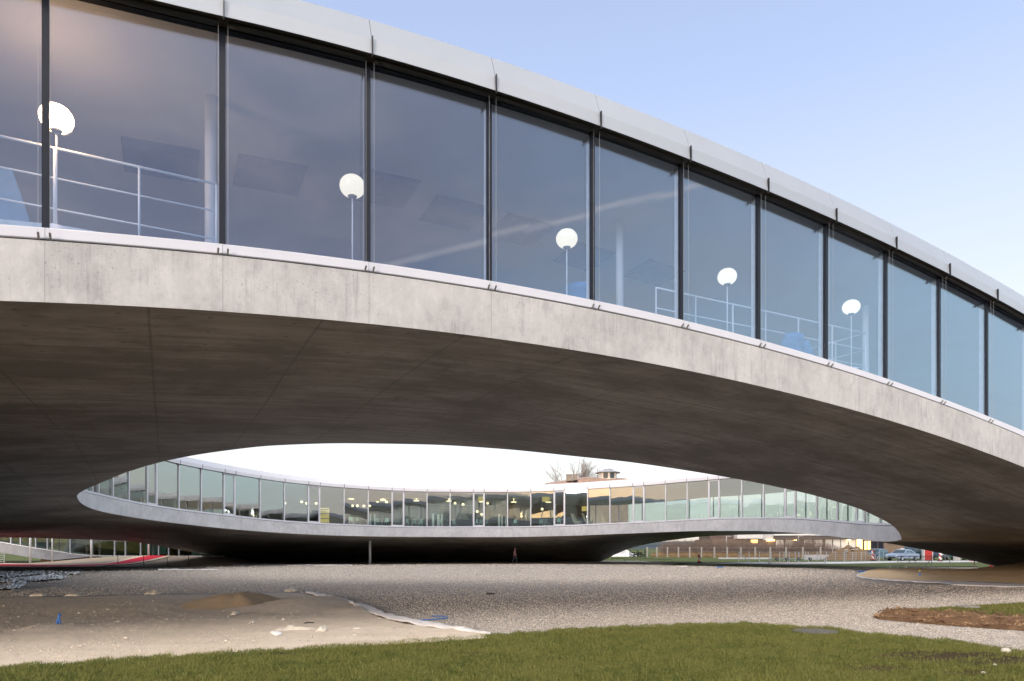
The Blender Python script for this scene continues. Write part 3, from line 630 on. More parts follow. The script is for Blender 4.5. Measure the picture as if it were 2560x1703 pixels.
# clods on the earth bank
xs = rng.uniform(2190, 3300, 12500); ys = rng.uniform(1527, 1634, 12500); k_ = (ys < np.interp(xs, *tab(ERB))+1.5) & (ys > np.interp(xs, *tab(EM))-1); xs, ys = xs[k_], ys[k_]; n = len(xs)
Yc = EYE*FPX/(ys-HY); Xc = (xs-CX)/FPX*Yc; r = rng.uniform(.012, .03, n)*(1+1.3*(rng.random(n) > .95)); v = oc[None]*r[:, None, None]*(1+.3*rng.normal(size=(n, 6, 1))) + np.stack([Xc, Yc, .09+.07*np.array([nz(a_, b_, 1.2, 5) for a_, b_ in zip(Xc, Yc)])], 1)[:, None, :]
g = MB(); g.v = [tuple(map(float, p)) for p in v.reshape(-1, 3)]; g.f = [tuple(int(i_) for i_ in f_) for f_ in (fc[None] + 6*np.arange(n)[:, None, None]).reshape(-1, 3)]
k = N('earth_clods'); M['earth_clods'] = k.base(k.ramp(k.noise(k.coords(), 2.5, 4), [(.38, (.10,.055,.03)), (.54, (.165,.095,.05)), (.66, (.34,.22,.115))]), .95); tag(g.build('earth_clods', M['earth_clods']), 'crumbly brown clods lying on the earth bank', 'clods', kind='stuff')

# white fabric edging and sheeting
def fabric(name, label, cat, xs0, xs1, bot, top, m, amp=.03, n=60, nt=6, z=.03, sc=2.5, thick=.02, group=None, rag=.22):
    xs = np.linspace(xs0, xs1, n); B, T = tab(bot), tab(top); rows = []
    for j in range(nt+1):
        t = j/nt; row = []
        for x in xs:
            jt = rag*(nz(x*.02, j, 1.0, z) + (nz(x*.11, j*1.7, 1.0, 3) if rag > 1 else 0)); p0 = gnd(x, np.interp(x, *B)+jt); p1 = gnd(x, np.interp(x, *T)+jt); X = p0[0]*(1-t)+p1[0]*t; Y = p0[1]*(1-t)+p1[1]*t
            row.append((X, Y, z + amp*(.5+nz(X, Y, sc, 1)) + amp*(.6 if rag < 1 else .7)*abs(nz(X, Y, sc*(3 if rag < 1 else .9), 4)) + amp*.5*math.sin(t*PI)))
        rows.append(row)
    g = MB(); g.grid(rows); o = g.build(name, m, None, True); s = o.modifiers.new('thickness', 'SOLIDIFY'); s.thickness = thick; return tag(o, label, cat, group)
fabric('fabric_strip', 'white geotextile strip along the sand edge, running down to the lawn', 'fabric strip', 884, 1226, [(884,1523),(893,1524),(926,1538),(980,1557),(1034,1567),(1116,1578.5),(1226,1594)], [(884,1512),(923,1519),(964,1541),(1023,1552),(1116,1571),(1226,1591)], M['geo'], .035, 80, 6, .05)
fabric('fabric_strip', 'thin torn white fabric edge at the back corner of the pale sand', 'fabric strip', 765, 884, [(765,1488.5),(806,1497),(850,1508),(884,1518)], [(765,1484),(806,1491.5),(850,1503),(884,1511.5)], M['geo'], .06, 40, 4, .05, 4)
fabric('fabric_strip', 'white fabric border round the orange sand under the right side of the arch', 'fabric strip', 2142, 2640, [(2142,1443),(2152,1447),(2208,1453),(2348,1460.6),(2382,1466),(2560,1472),(2640,1475)], [(2142,1440.5),(2152,1444),(2191,1449.5),(2264,1453.8),(2432,1456.5),(2560,1462.5),(2640,1466)], M['geo'], .03, 110, 5, .04)
fabric('fabric_strip', 'narrow white fabric band behind the tip of the orange sand', 'fabric strip', 2142, 2210, [(2142,1442),(2160,1437),(2180,1431),(2210,1427.5)], [(2142,1439),(2160,1432.5),(2180,1427),(2210,1425)], M['geo'], .03, 30, 3, .05)
fabric('plastic_sheet', 'large crumpled white sheet on the dark gravel at the left edge', 'sheeting', -120, 166, [(-120,1462),(0,1459),(60,1458),(110,1455),(150,1451),(166,1447)], [(-120,1448),(0,1450),(60,1449),(100,1442),(140,1440),(166,1443)], M['tarp'], .09, 150, 16, .04, 2.2, rag=2.2)
fabric('plastic_sheet', 'crumpled white sheet nearest the pale sand at the left edge', 'sheeting', -120, 66, [(-120,1482),(0,1478),(45,1474),(66,1466)], [(-120,1466),(0,1472),(30,1463),(66,1460)], M['tarp'], .09, 110, 14, .04, 2.5, rag=2.2)
fabric('plastic_sheet', 'grubby flattened sheet behind the white one by the dark strip', 'sheeting', -120, 205, [(-120,1447),(0,1445),(100,1440),(205,1437.5)], [(-120,1434),(0,1433),(100,1431),(205,1435)], M['tarp'], .10, 130, 12, .03, 1.6, rag=2.2)
for i, (a, b, c, d, lab) in enumerate(((395,445,1424,1427.5,'long thin white sheet lying on the dark strip before the red carpet ramp'),(440,545,1425,1427,'thin white strip on the gravel below the sand ramp'),(560,880,1413.6,1415.0,'long white fabric edge on the gravel near the slender column'))):
    fabric('fabric_strip', lab, 'fabric strip', a, b, [(a,d),(b,d)], [(a,c),(b,c)], M['geo'], .03, 30, 3, .04)
SCR = [(96,1494,40,7,.14,'sandy rag at the back edge of the pale sand, nearest the left border'),(184,1494,44,6,.13,'flat tan rag on the back edge of the sand, right of the first rag'),(382,1489,40,9,.20,'pale humped rag on the back edge of the sand before the brown heap'),(728,1482,36,8,.18,'pale rag on the back corner of the sand beside the torn edge'),(590,1541,20,12,.14,'small twisted rag standing on the sand before the brown heap'),(690,1590,44,16,.05,'bluish flat scrap lying diagonally on the front sand'),(740,1581,110,10,.10,'long knotted pale rag half buried in the front sand'),(805,1584,30,12,.14,'lumpy pale rag at the right end of the long knotted one'),(632,1563,14,8,.06,'tiny pale scrap on the sand left of the knotted rag'),(772,1564,26,4,.03,'dark wet flat scrap on the sand above the knotted rag'),(895,1577,26,5,.04,'small white scrap between the knotted rag and the fabric strip')]
for xs, ys, w, h, amp, lab in SCR:
    Y = gnd(xs, ys)[1]; rows = []; g = MB(); W_ = w*Y/FPX; dy = .10 + 2.2*h*Y/FPX; sl = .35 if 'diagonally' in lab else -.05
    for j in range(8):
        t = j/7; rows.append([(gnd(xs, ys)[0] + (u-.5)*W_*(1-.3*abs(2*t-1)) , Y + (t-.5)*dy - (u-.5)*W_*sl*3*(1 if 'diagonally' in lab else .5) + .06*nz(u*3, t*3, 1, xs), .055 + amp*(1-(2*t-1)**2)*(.45+.9*abs(nz(u*4, t*2, 1, ys))) * (1-abs(2*u-1)**3)) for u in np.linspace(0, 1, 16)])
    g.grid(rows); o = g.build('fabric_scrap', M['dark_ground'] if 'dark' in lab else M['tarp'] if 'bluish' in lab else M['rag'], None, True); tag(o, lab, 'rag', 'rags and scraps on the pale sand'); o.modifiers.new('thickness', 'SOLIDIFY').thickness = .012
M['blue_plastic'] = plain('blue_plastic', (.04,.15,.42), .5, 0, .1); M['yellow_plastic'] = plain('yellow_plastic', (.75,.55,.05), .5)
def pipe_stub(loc, s, label, cap=False):
    t = thing('pipe_stub', label, 'pipe', loc)
    g = MB(); g.path([(-.12*s,0,-.05),(-.06*s,0,.35*s),(.06*s,.02*s,.62*s),(.14*s,.02*s,1.0*s)], .10*s, 10); g.build('pipe', M['blue_plastic'], t, True)
    g = MB(); g.path([(.20*s,0,-.05),(.17*s,-.02*s,.3*s),(.05*s,0,.7*s)], .075*s, 8); g.build('branch', M['blue_plastic'], t, True)
    if cap: g = MB(); g.lathe([(.02*s,.98*s),(.17*s,.98*s),(.18*s,1.12*s),(.15*s,1.22*s),(.02*s,1.24*s)], (.02*s,.02*s,0), 12); g.build('cap', M['yellow_plastic'], t, True)
pipe_stub((*gnd(145,1573)[:2], .07), .24, 'stub of crumpled blue pipe sticking out of the pale sand')
pipe_stub((*gnd(2299,1443.5)[:2], .06), .27, 'blue pipe stub with a yellow cap standing in the orange sand', True)
pipe_stub((*gnd(2435,1439)[:2], .1), .16, 'short dark blue stub with a yellow cap at the back of the orange sand', True)
g = MB(); g.path([gnd(x, y, .035) for x, y in ((975,1542),(992,1546),(1034,1550.5),(1075,1549.5),(1102,1547),(1116,1545.5),(1119,1543.5),(1113,1541.3),(1095,1540.3),(1078,1540.5))], .013, 8); tag(g.build('hose', M['blue_plastic'], None, True), 'blue hose curling on the gravel beside the white fabric strip', 'hose')
g = MB(); c = gnd(2038,1584); g.lathe([(.01,.0),(.40,.0),(.40,.03),(.37,.038),(.35,.032),(.01,.032)], (c[0],c[1],.02), 36); tag(g.build('manhole_cover', plain('worn_concrete_cover', (.13,.12,.11), .8, 0, .2, 8)), 'round grey manhole cover set in the front lawn', 'manhole cover')
g = MB(); c = gnd(2420,1521.5); g.lathe([(.01,.0),(.27,.0),(.27,.03),(.25,.04),(.01,.035)], (c[0],c[1],.03), 30); tag(g.build('manhole_cover', plain('pale_concrete_cover', (.25,.23,.2), .8, 0, .2, 8)), 'flat grey cover set in the grass strip behind the earth bank', 'manhole cover')
def rock(c, r, label, m, flat=.6):
    g = MB(); rows = []
    for j in range(9):
        th = PI*j/8; rows.append([(c[0]+r[0]*math.sin(th)*math.cos(a)*(1+.15*nz(math.cos(a)*2, th*2, 1, c[0])), c[1]+r[1]*math.sin(th)*math.sin(a)*(1+.15*nz(math.cos(a)*2, th, 1, c[1])), c[2]+r[2]*math.cos(th)) for a in np.linspace(0, 2*PI, 15)])
    g.grid(rows); return tag(g.build('stone', m, None, True), label, 'stone')
st = plain('cream_stone', (.52,.47,.40), .8, 0, .25, 30)
rock((*gnd(2514,1636)[:2], .05), (.075,.06,.05), 'cream stone lying at the lawn edge by the gravel', st)
rock((*gnd(2487,1670)[:2], .04), (.022,.022,.018), 'small white pebble on the bare earth of the lawn, right of the earth streak', st)
rock((*gnd(2458,1690)[:2], .04), (.03,.02,.018), 'small flat white stone in the grass below the pebble', st)
g = MB(); c = gnd(1226,1486.5); 
rows = [[(c[0]+(u-.5)*.30, c[1]+(t-.5)*.35+.03*nz(u*3, t*3, 1), .03+.05*abs(nz(u*3, t*3, 1, 5))) for u in np.linspace(0,1,8)] for t in np.linspace(0,1,6)]
g.grid(rows); o = g.build('plastic_scrap', M['dark_ground']); o.modifiers.new('thickness', 'SOLIDIFY').thickness = .02; tag(o, 'dark scrap lying alone in the middle of the gravel', 'scrap')
for a, b, y, m_, lab in ((1692,1718,1418,'geo','white plank lying at the far edge of the gravel'),(1790,1808,1419.2,'blue_plastic','blue plank lying at the far edge of the gravel'),(2147,2162,1431,'blue_plastic','blue plank beside the tip of the orange sand')):
    p, q = gnd(a, y), gnd(b, y); g = MB(); g.box(((p[0]+q[0])/2, p[1], .06), (q[0]-p[0], .3, .07), .05); tag(g.build('plank', M[m_]), lab, 'plank')
# ------------------------------------------------------------------ inside the front wing
def floor_lamp():
    t = thing('floor_lamp', 'x', 'lamp')
    g = MB(); pr = [(.004,.185)]
    for a in np.linspace(80, -74, 24): pr.append((.225*math.cos(R(a))**.92 if math.cos(R(a)) > 0 else 0, .19*math.sin(R(a))))
    pr.append((.05,-.187)); g.lathe([(r, z+1.66) for r, z in pr[::-1]], (0,0,0), 28); g.build('globe', M['globe'], t, True)
    g = MB(); g.lathe([(.012,1.44),(.065,1.455),(.085,1.478),(.08,1.485),(.012,1.485)], (0,0,0), 18); g.build('collar', M['lamp_collar'], t, True)
    g = MB(); g.tube((0,0,.02), (0,0,1.45), .013, 10); g.build('stem', M['white_paint'], t, True)
    g = MB(); g.lathe([(.01,-.6),(.16,-.6),(.16,.015),(.02,.03),(.01,.03)], (0,0,0), 20); g.build('base', M['white_paint'], t, True)
    return t
LL = ['lit globe floor lamp at the left, partly behind the first dark mullion, beside the railing','lit globe floor lamp right against a mullion, second from the left in the front wing','lit globe floor lamp left of the slim round column, above a blue chair','lit globe floor lamp behind the right railing, fourth from the left in the front wing','smallest lit globe floor lamp, beside the round column at the right railing end']
for i, (xs, ys) in enumerate(((141,296),(881,466),(1417,597),(1818,692),(2128,768))):
    k, p = behind(xs, .9); z = EYE + (HY-ys)/FPX*p[1]
    if i == 0: lamp = floor_lamp(); lamp.location = (p[0], p[1], z-1.66); lamp['label'] = LL[0]; lamp['group'] = 'globe floor lamps along the front glass'
    else: dup(lamp, (p[0], p[1], z-1.66), 0, LL[i])
for c in lamp.children:
    if c.name == 'globe': c.data = c.data.copy(); c.data.materials[0] = M['globe_bright']
# railings
def railing(label, pts, drops, zf, ret=None):
    """pts: (k, d, ztop) of the posts"""
    t = thing('railing', label, 'railing', (0,0,0))
    P = [F(k, -d, z) for k, d, z in pts]
    if ret: P = P + ret
    for n_, q in enumerate(drops):
        g = MB(); g.path([(x, y, z-q) for x, y, z in P], .021 if n_ == 0 else .014, 8); g.build('handrail' if n_ == 0 else 'rail', M['rail'], t, True)
    for (x, y, z) in P[1 if 'left' in label else 0:]:
        g = MB(); g.tube((x, y, z-1.3), (x, y, z), .019, 8); g.build('post', M['rail'], t, True)
    return t
pts = []
for xs in (-260, 136, 348, 541):
    k, p = behind(xs, 1.2); pts.append((k, 1.2, 7.73))
railing('white tube railing at the left end of the front glass', pts, (0, .46, .93), 0)
pts = []
for xs, ys in ((1640,719),(1739,741),(1832,761),(1914,778),(1996,796),(2080,814.5),(2164,833)):
    k, p = behind(xs, 1.25); pts.append((k, 1.25, EYE+(HY-ys)/FPX*p[1]))
e = F(*[pts[-1][0], -1.25, pts[-1][2]]); Yr = (e[2]-EYE)*FPX/(HY-874); xr = (2020-CX)/FPX*Yr
railing('white tube railing that turns back at the column, right part of the front glass', pts, (0, .47, .92), 0, [((e[0]*.5+xr*.5), (e[1]+Yr)/2, e[2]), (xr, Yr, e[2])])
# low ramp at the left end
g = MB(); sec = []
for xs, ys in ((-260,540),(0,548),(128,560),(200,571),(275,586)):
    k, p = behind(xs, .95); z = EYE+(HY-ys)/FPX*p[1]; sec.append([F(k,-.95,z), F(k,-3.0,z+.02), F(k,-3.0,z-.6), F(k,-.95,z-.6)])
g.loft(sec); g.build('ramp', plain('pale_ramp', (.55,.62,.62), .6), bld)
# blue seats
def armchair(h):
    t = thing('armchair', 'x', 'chair')
    g = MB(); rows = []
    for z, w, o in ((.40,.28,.0),(.55,.30,.02),(h*.85,.29,.09),(h,.25,.12)):
        rows.append([(w*math.sin(a)*1.0, o + .30*math.cos(a)*.9 - .05, z) for a in np.linspace(-1.15, 1.15, 11)])
    g.grid(rows); b = g.build('backrest', M['blue_fabric'], t, True); b.modifiers.new('thickness', 'SOLIDIFY').thickness = .05
    g = MB(); g.lathe([(.02,.36),(.28,.36),(.31,.40),(.30,.45),(.02,.46)], (0,0,0), 20); g.build('seat', M['blue_fabric'], t, True)
    for sx in (-1, 1):
        for sy in (-1, 1): g = MB(); g.tube((sx*.22, sy*.22, -.3), (sx*.17, sy*.17, .37), .014, 6); g.build('leg', M['galv'], t)
    return t
def on_floor_by_top(xs, ys, h):
    for d in np.arange(.5, 9, .05):
        k, p = behind(xs, d); z = EYE+(HY-ys)/FPX*p[1]
        if z - h >= z_sill(k)-.1: return p[0], p[1], z-h
    return p[0], p[1], z-h
ac = armchair(.80); ac.location = on_floor_by_top(1452, 720, .80); ac.rotation_euler.z = R(150); ac['label'] = 'blue upholstered chair whose back shows above the sill beside the third lamp'; ac['group'] = 'blue chairs behind the front glass'
dup(ac, on_floor_by_top(1972, 842, .80), R(195), 'blue chair with its broad back to the right railing')
dup(ac, on_floor_by_top(2012, 861, .80), R(120), 'blue chair half hidden at the sill, right of the broad blue back')
g = MB(); sec = []
for xs, yt in ((-300,395),(0,416),(30,424),(72,545)):
    k, p = behind(xs, 2.0); z = EYE+(HY-yt)/FPX*p[1]; zb = 6.3; sec.append([F(k,-2.0,zb), F(k,-2.0,z), F(k,-2.08,z), F(k,-2.08,zb)])
g.loft(sec); tag(g.build('screen_panel', plain('blue_panel', (.10,.24,.42), .5)), 'blue panel with a slanting end behind the left railing', 'panel')

# ------------------------------------------------------------------ inside the far wing
def floorz(x, y): i, t = radial(x, y); return inner[i][3]*(1-t)+OUT[i][3]*t - .06
C5 = lambda x, y: (760+x*.16971, 1200+y*.16971)
C6 = lambda x, y: (1140+x*.16971, 1200+y*.16971)
def pendant():
    t = thing('pendant_lamp', 'x', 'lamp')
    g = MB(); g.lathe([(.01,-.14)]+[(.15*math.cos(R(a)), .14*math.sin(R(a))) for a in range(-72, 80, 12)]+[(.01,.14)], (0,0,0), 14); g.build('globe', M['globe_small'], t, True)
    g = MB(); g.tube((0,0,.13), (0,0,1.5), .008, 5); g.build('cord', M['dark_frame'], t)
    return t
pl = None
PL = [C5(40,345),C5(178,345),C5(716,380),C5(785,380),C5(882,384),C5(968,382),C5(1083,320),C5(1215,325),C5(2225,343),C5(2343,360),C6(105,360),C6(465,346),C6(312,465),C6(378,508),C6(1270,430),(718.6,1240.5),(755,1242.5),(754,1255),(712,1258)]
PL.sort()
for i, (xs, ys) in enumerate(PL):
    Y = 71.5 + (i*37 % 7)*.9; p = ray(xs, ys, Y); lab = f'small lit globe pendant behind the far glass, number {i+1} of {len(PL)} counted from the left'
    if pl is None: pl = pendant(); pl.location = p; pl['label'] = lab; pl['group'] = 'globe pendants in the far wing'
    else: dup(pl, p, 0, lab)
DL = [C5(695,280),C5(1163,297),C5(1655,308),C5(2135,313),C6(380,323),C6(850,328),C6(1360,328)]
cl0 = None
for i, (xs, ys) in enumerate(DL):
    p = ray(xs, ys, 73.5); lab = f'flat lit ceiling disc in the far wing, number {i+1} of {len(DL)} from the left'
    if cl0 is None:
        g = MB(); g.lathe([(.01,-.05),(.28,-.05),(.32,.0),(.28,.06),(.05,.08),(.03,1.2),(.01,1.2)], (0,0,0), 18); cl0 = g.build('ceiling_light', M['globe_small'], None, True); cl0.location = p; tag(cl0, lab, 'lamp', 'ceiling discs in the far wing')
    else: c = cl0.copy(); COL.objects.link(c); c.location = p; c['label'] = lab
g = MB(); rows = []
for z, w in ((.44,.20),(.55,.21),(.80,.18)): rows.append([(w*math.sin(a), .2*math.cos(a), z) for a in np.linspace(-1.5, 1.5, 9)])
g.grid(rows); g.lathe([(.01,.42),(.22,.42),(.22,.46),(.01,.46)], (0,0,0), 12)
for sx in (-1,1):
    for sy in (-1,1): g.tube((sx*.2,sy*.2,0),(sx*.12,sy*.12,.43),.018,5)
ch0 = g.build('chair', M['chair_green'], None, True)
CH = [C5(690,580),C5(800,580),C5(1080,590),C5(1215,595),C5(1530,600),C5(1625,610),C5(1715,610),C5(2005,605),C5(2210,620),C6(300,615),C6(370,620),C6(460,615),C6(870,620),C6(1255,620),C6(1345,620),C6(1515,620)]
first = True; tabs = []
def inside(xs, q):
    p = ell_hit(xs); phi = math.atan2(p[1]-EC[1], p[0]-EC[0]); r = rim(phi); s = onrim(r, q, 0); 
    m_ = (xs-CX)/FPX; return m_*s[1], s[1]
for i, (xs, ys) in enumerate(CH):
    x, y = inside(xs, 1.5 + (i % 3)*.5); lab = f'pale mint shell chair behind the far glass, number {i+1} of {len(CH)} from the left'
    o = ch0 if first else ch0.copy()
    if not first: COL.objects.link(o)
    first = False; o.location = (x, y, floorz(x, y)+.06); o.rotation_euler = (0,0,i*1.9); tag(o, lab, 'chair', 'mint chairs in the far wing')
g = MB(); g.lathe([(.01,0),(.25,0),(.25,.02),(.03,.04),(.03,.70),(.45,.71),(.45,.74),(.01,.74)], (0,0,0), 18); tb0 = g.build('table', M['white_paint'], None, True)
for i, xs in enumerate((885,955,1030,1123,1209,1361,1400)):
    x, y = inside(xs, 2.1); o = tb0 if i == 0 else tb0.copy()
    if i: COL.objects.link(o)
    o.location = (x, y, floorz(x, y)+.06); tag(o, f'round white table among the mint chairs, number {i+1} of 7 from the left', 'table', 'round tables in the far wing')
def stand_desk(xs, label, m):
    x, y = inside(xs, .9); t = thing('reading_desk', label, 'desk', (x, y, floorz(x, y)+.06))
    g = MB(); g.box((0,0,1.12), (.75,.4,.10)); g.build('top', m, t)
    for sx in (-.2, .2): g = MB(); g.box((sx,0,.54), (.12,.3,1.08)); g.build('leg', M['white_paint'], t)
    return t
wd = plain('warm_wood', (.45,.22,.12), .5)
stand_desk(932, 'high white desk with a reddish top, left one behind the far glass', wd); stand_desk(1260, 'high white desk with a reddish top, near the middle of the far glass', wd)
for i, xs in enumerate((1083,1096,1105,1247.5)):
    x, y = inside(xs, .8); g = MB(); g.box((0,0,.62), (.16 if i != 1 else .24,.16,1.24)); g.box((0,0,1.24), (.26,.2,.05)); o = g.build('bollard_stand', M['white_paint']); o.location = (x, y, floorz(x, y)+.06)
    tag(o, ['slim white stand behind the far glass, left one of the group of three','wide mint-white stand in the middle of the group of three behind the far glass','slim white stand, right one of the group of three behind the far glass','lone slim white stand just left of the middle desk behind the far glass'][i], 'stand')
x, y = inside(808, 1.6); t = thing('display_shelf', 'glowing yellow display shelf low behind the far glass', 'shelf', (x, y, floorz(x, y)+.06))
g = MB(); g.box((0,.2,.75), (1.0,.04,1.5)); g.build('back_panel', M['yellow'], t)
for z in (.1,.5,.95,1.35): g = MB(); g.box((0,0,z), (1.0,.4,.05)); g.build('shelf', M['dark_int'], t)
for xs, ys, lab in ((1364.6,1248.5,'bright yellow lit panel hanging inside the far wing, right of the middle'),(1201.7,1246,'small yellow lit panel hanging in the narrow window bay of the far wing'),(1461,1272,'dull yellow panel hanging inside the right half of the far wing')):
    p = ray(xs, ys, 71.5); g = MB(); g.box((0,0,0), (.75 if '1364' in str(xs) else .55,.05,.5)); g.tube((0,0,.2), (0,0,1.3), .01, 5); o = g.build('lit_panel', M['yellow']); o.location = p; tag(o, lab, 'panel')
def lounge(xs, label, rz):
    x, y = inside(xs, 1.2); t = thing('lounge_chair', label, 'chair', (x, y, floorz(x, y)+.06), rz, 'beige lounge chairs in the far wing'); bm_ = plain('beige_cushion', (.62,.52,.40), .8)
    g = MB(); g.hexa([(-.35,-.3,.25),(.35,-.3,.25),(.35,.3,.22),(-.35,.3,.22)], [(-.35,-.3,.42),(.35,-.3,.42),(.35,.3,.36),(-.35,.3,.36)]); g.build('seat', bm_, t)
    g = MB(); g.hexa([(-.35,.2,.3),(.35,.2,.3),(.35,.38,.3),(-.35,.38,.3)], [(-.33,.6,1.15),(.33,.6,1.15),(.33,.72,1.15),(-.33,.72,1.15)]); g.build('backrest', bm_, t)
    for sx in (-.3,.3): g = MB(); g.box((sx,0,.12), (.05,.6,.24)); g.build('leg', M['galv'], t)
lounge(1446, 'beige reclining chair behind the right half of the far glass, left of a pair', R(60)); lounge(1473, 'beige reclining chair behind the right half of the far glass, right of a pair', R(75))
# ------------------------------------------------------------------ beyond the arch on the left: ramp, carpet, glazed wing
RT = tab([(-250,1411.5),(0,1411.4),(20,1411),(131,1404),(224,1395),(327,1390.3),(430,1390.0),(520,1392),(580,1399),(606,1409)])
Y0R, Y1R = 60.5, 71.0
def ramp_pt(xs, t, up=0.0):
    m = (xs-CX)/FPX; Y = Y0R + (Y1R-Y0R)*t; zt = max(EYE + (HY - float(np.interp(xs, *RT)))/FPX*Y1R, .03); return (m*Y, Y, .03 + (zt-.03)*t + up)
def on_ramp(xs, ys, up=.02):
    zt = ramp_pt(xs, 1)[2]; s = (zt-.03)/(Y1R-Y0R); a = (HY-ys)/FPX       # EYE + a*Y = .03 + s*(Y-Y0R)
    Y = (EYE - .03 + s*Y0R)/(s - a)
    if Y < Y0R: return gnd(xs, ys, .05)
    return ((xs-CX)/FPX*Y, Y, EYE + a*Y + up)
xs_ = np.concatenate([np.linspace(-250,0,8)[:-1], np.linspace(0,606,80)])
g = MB(); g.grid([[ramp_pt(x, t, .03*nz(x*.03, t*3, 1)*(t*(1-t))) for x in xs_] for t in np.linspace(0, 1, 12)] + [[(ramp_pt(x,1)[0], Y1R+3, ramp_pt(x,1)[2]) for x in xs_]])
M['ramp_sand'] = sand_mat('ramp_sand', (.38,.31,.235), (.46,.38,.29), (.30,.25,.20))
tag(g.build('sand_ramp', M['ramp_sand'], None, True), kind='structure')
M['carpet'] = plain('red_carpet', (.68,.014,.045), .9, 0, .08); M['cream'] = plain('cream_border', (.66,.55,.40), .9)
UPC = tab([(0,1411.2),(10,1411.0),(60,1412),(150,1414.2),(240,1412.5),(265,1410.5),(290,1406.5),(320,1399),(345,1393.5),(362,1390.9)])
LOC = tab([(0,1418.3),(60,1418),(150,1417.5),(240,1415.6),(300,1413.2),(330,1411),(375,1403.5),(405,1396.5),(425,1391.2)])
ct = thing('red_carpet', 'red carpet with cream borders running down the sand ramp', 'carpet')
def carp(a0, a1, name, m, up):
    rows = []
    for q in (a0, a1):
        row = []
        for t in np.linspace(0, 1, 60):
            # walk both outlines together
            xu = np.interp(t, [0,.35,1], [-60,240,362]); xl = np.interp(t, [0,.35,1], [-60,262,425]); yu = np.interp(xu, *UPC); yl = np.interp(xl, *LOC)
            row.append(on_ramp(xu*(1-q)+xl*q, yu*(1-q)+yl*q, up))
        rows.append(row)
    g = MB(); g.grid(rows); o = g.build(name, m, ct); o.modifiers.new('thickness', 'SOLIDIFY').thickness = .02
carp(.14, .86, 'runner', M['carpet'], .06); carp(-.10, .14, 'border', M['cream'], .055); carp(.86, 1.08, 'border', M['cream'], .055)
for i, xs in enumerate((294.5,358.8,418,471)):
    a, b = on_ramp(xs, 1412.5, 0), None; g = MB(); z0 = a[2]; zt = EYE+(HY-1389)/FPX*a[1]; g.tube((a[0],a[1],z0-.1), (a[0],a[1],zt), .022, 6); g.box((a[0],a[1],z0+.02), (.14,.14,.04))
    tag(g.build('barrier_post', M['dark_frame']), ['thin dark post at the foot of the sand ramp, leftmost of four','thin dark post beside the red carpet, second of four','thin dark post right of the red carpet, third of four','thin dark post on the sand ramp nearest the concrete shell'][i], 'post', 'thin posts on the sand ramp')
gw = thing('glazed_wing', 'low glazed wing with a rising concrete edge, seen under the dark shell at the left', 'building')
YW = 71.3
WB = tab([(-300,1347),(0,1354),(75,1367.5),(131,1376),(187,1384.5),(231,1389),(327,1389.6),(560,1389.8)]); WC = tab([(-300,1377),(0,1381),(75,1393.5),(131,1400.8),(180,1396.5),(224,1392.3),(327,1391),(560,1391)])
def wz(y, Y=YW): return EYE + (HY-y)/FPX*Y
wx = np.linspace(-300, 560, 60); X_ = lambda x, Y=YW: (x-CX)/FPX*Y
g = MB(); g.grid([[(X_(x), YW-.05, wz(np.interp(x, *WC))) for x in wx], [(X_(x), YW-.05, wz(np.interp(x, *WB)+1.6)) for x in wx], [(X_(x), YW+.3, wz(np.interp(x, *WB)+1.6)) for x in wx]]); g.build('edge_beam', plain('shade_toned_concrete', (.25,.26,.28), .8, 0, .15, 1.2), gw)  # beam darker than the other concrete: its shade is put into the colour
g = MB(); g.loft([[(X_(x), YW-.10, wz(np.interp(x, *WB)+1.8)), (X_(x), YW-.10, wz(np.interp(x, *WB))), (X_(x), YW+.2, wz(np.interp(x, *WB))), (X_(x), YW+.2, wz(np.interp(x, *WB)+1.8))] for x in wx]); g.build('sill', M['sill_metal'], gw)
mull = [-170,-115,-60,-28,28,52,90,119,176,231,287,314,352,397,422,448,500]
for a, b in zip(mull[:-1], mull[1:]):
    g = MB(); za, zb = wz(np.interp(a, *WB)), wz(np.interp(b, *WB)); za, zb = za+.0, zb+.0; zt = max(za, zb)+3.3
    j = rng.normal(0, .012, 3); e = .06
    g.hexa([(X_(a)+e,YW,za),(X_(b)-e,YW+j[0],zb),(X_(b)-e,YW+.03+j[0],zb),(X_(a)+e,YW+.03,za)], [(X_(a)+e,YW+j[1],zt),(X_(b)-e,YW+j[2],zt),(X_(b)-e,YW+.03+j[2],zt),(X_(a)+e,YW+.03+j[1],zt)])
    w = g.build('window', M['glass_far'], gw); g = MB(); g.box((X_(a), YW, (za+zt)/2), (.11,.16,zt-za)); g.build('mullion', M['white_metal'], w)
g = MB(); g.grid([[(X_(x), YW+.25, wz(np.interp(x, *WB)+1)) for x in wx], [(X_(x), YW+12, wz(np.interp(x, *WB)+1)) for x in wx]]); g.build('floor', M['floor_in'], gw)
g = MB(); g.grid([[(X_(x), YW+12, wz(np.interp(x, *WB)+1)) for x in wx], [(X_(x), YW+12, wz(np.interp(x, *WB))+3.4) for x in wx]]); g.build('rear_wall', plain('ochre_shelving_wall', (.20,.17,.07), .8, 0, .5, 1.4), gw)
g = MB(); g.loft([[(X_(x), YW-.12, wz(np.interp(x, *WB))+3.3), (X_(x), YW-.12, wz(np.interp(x, *WB))+4.0), (X_(x), YW+12, wz(np.interp(x, *WB))+4.0), (X_(x), YW+12, wz(np.interp(x, *WB))+3.3)] for x in wx]); g.build('roof', M['white_metal'], gw)
g = MB(); g.box((X_(340), YW+4, wz(1389)+1.1), (2.4,.1,2.0)); o = g.build('door_panel', plain('mint_panel', (.30,.55,.45), .5), gw)
g = MB(); g.box((X_(455), YW+4, wz(1389)+1.1), (1.7,.1,2.0)); o = g.build('door_panel', M['chair_green'], gw)
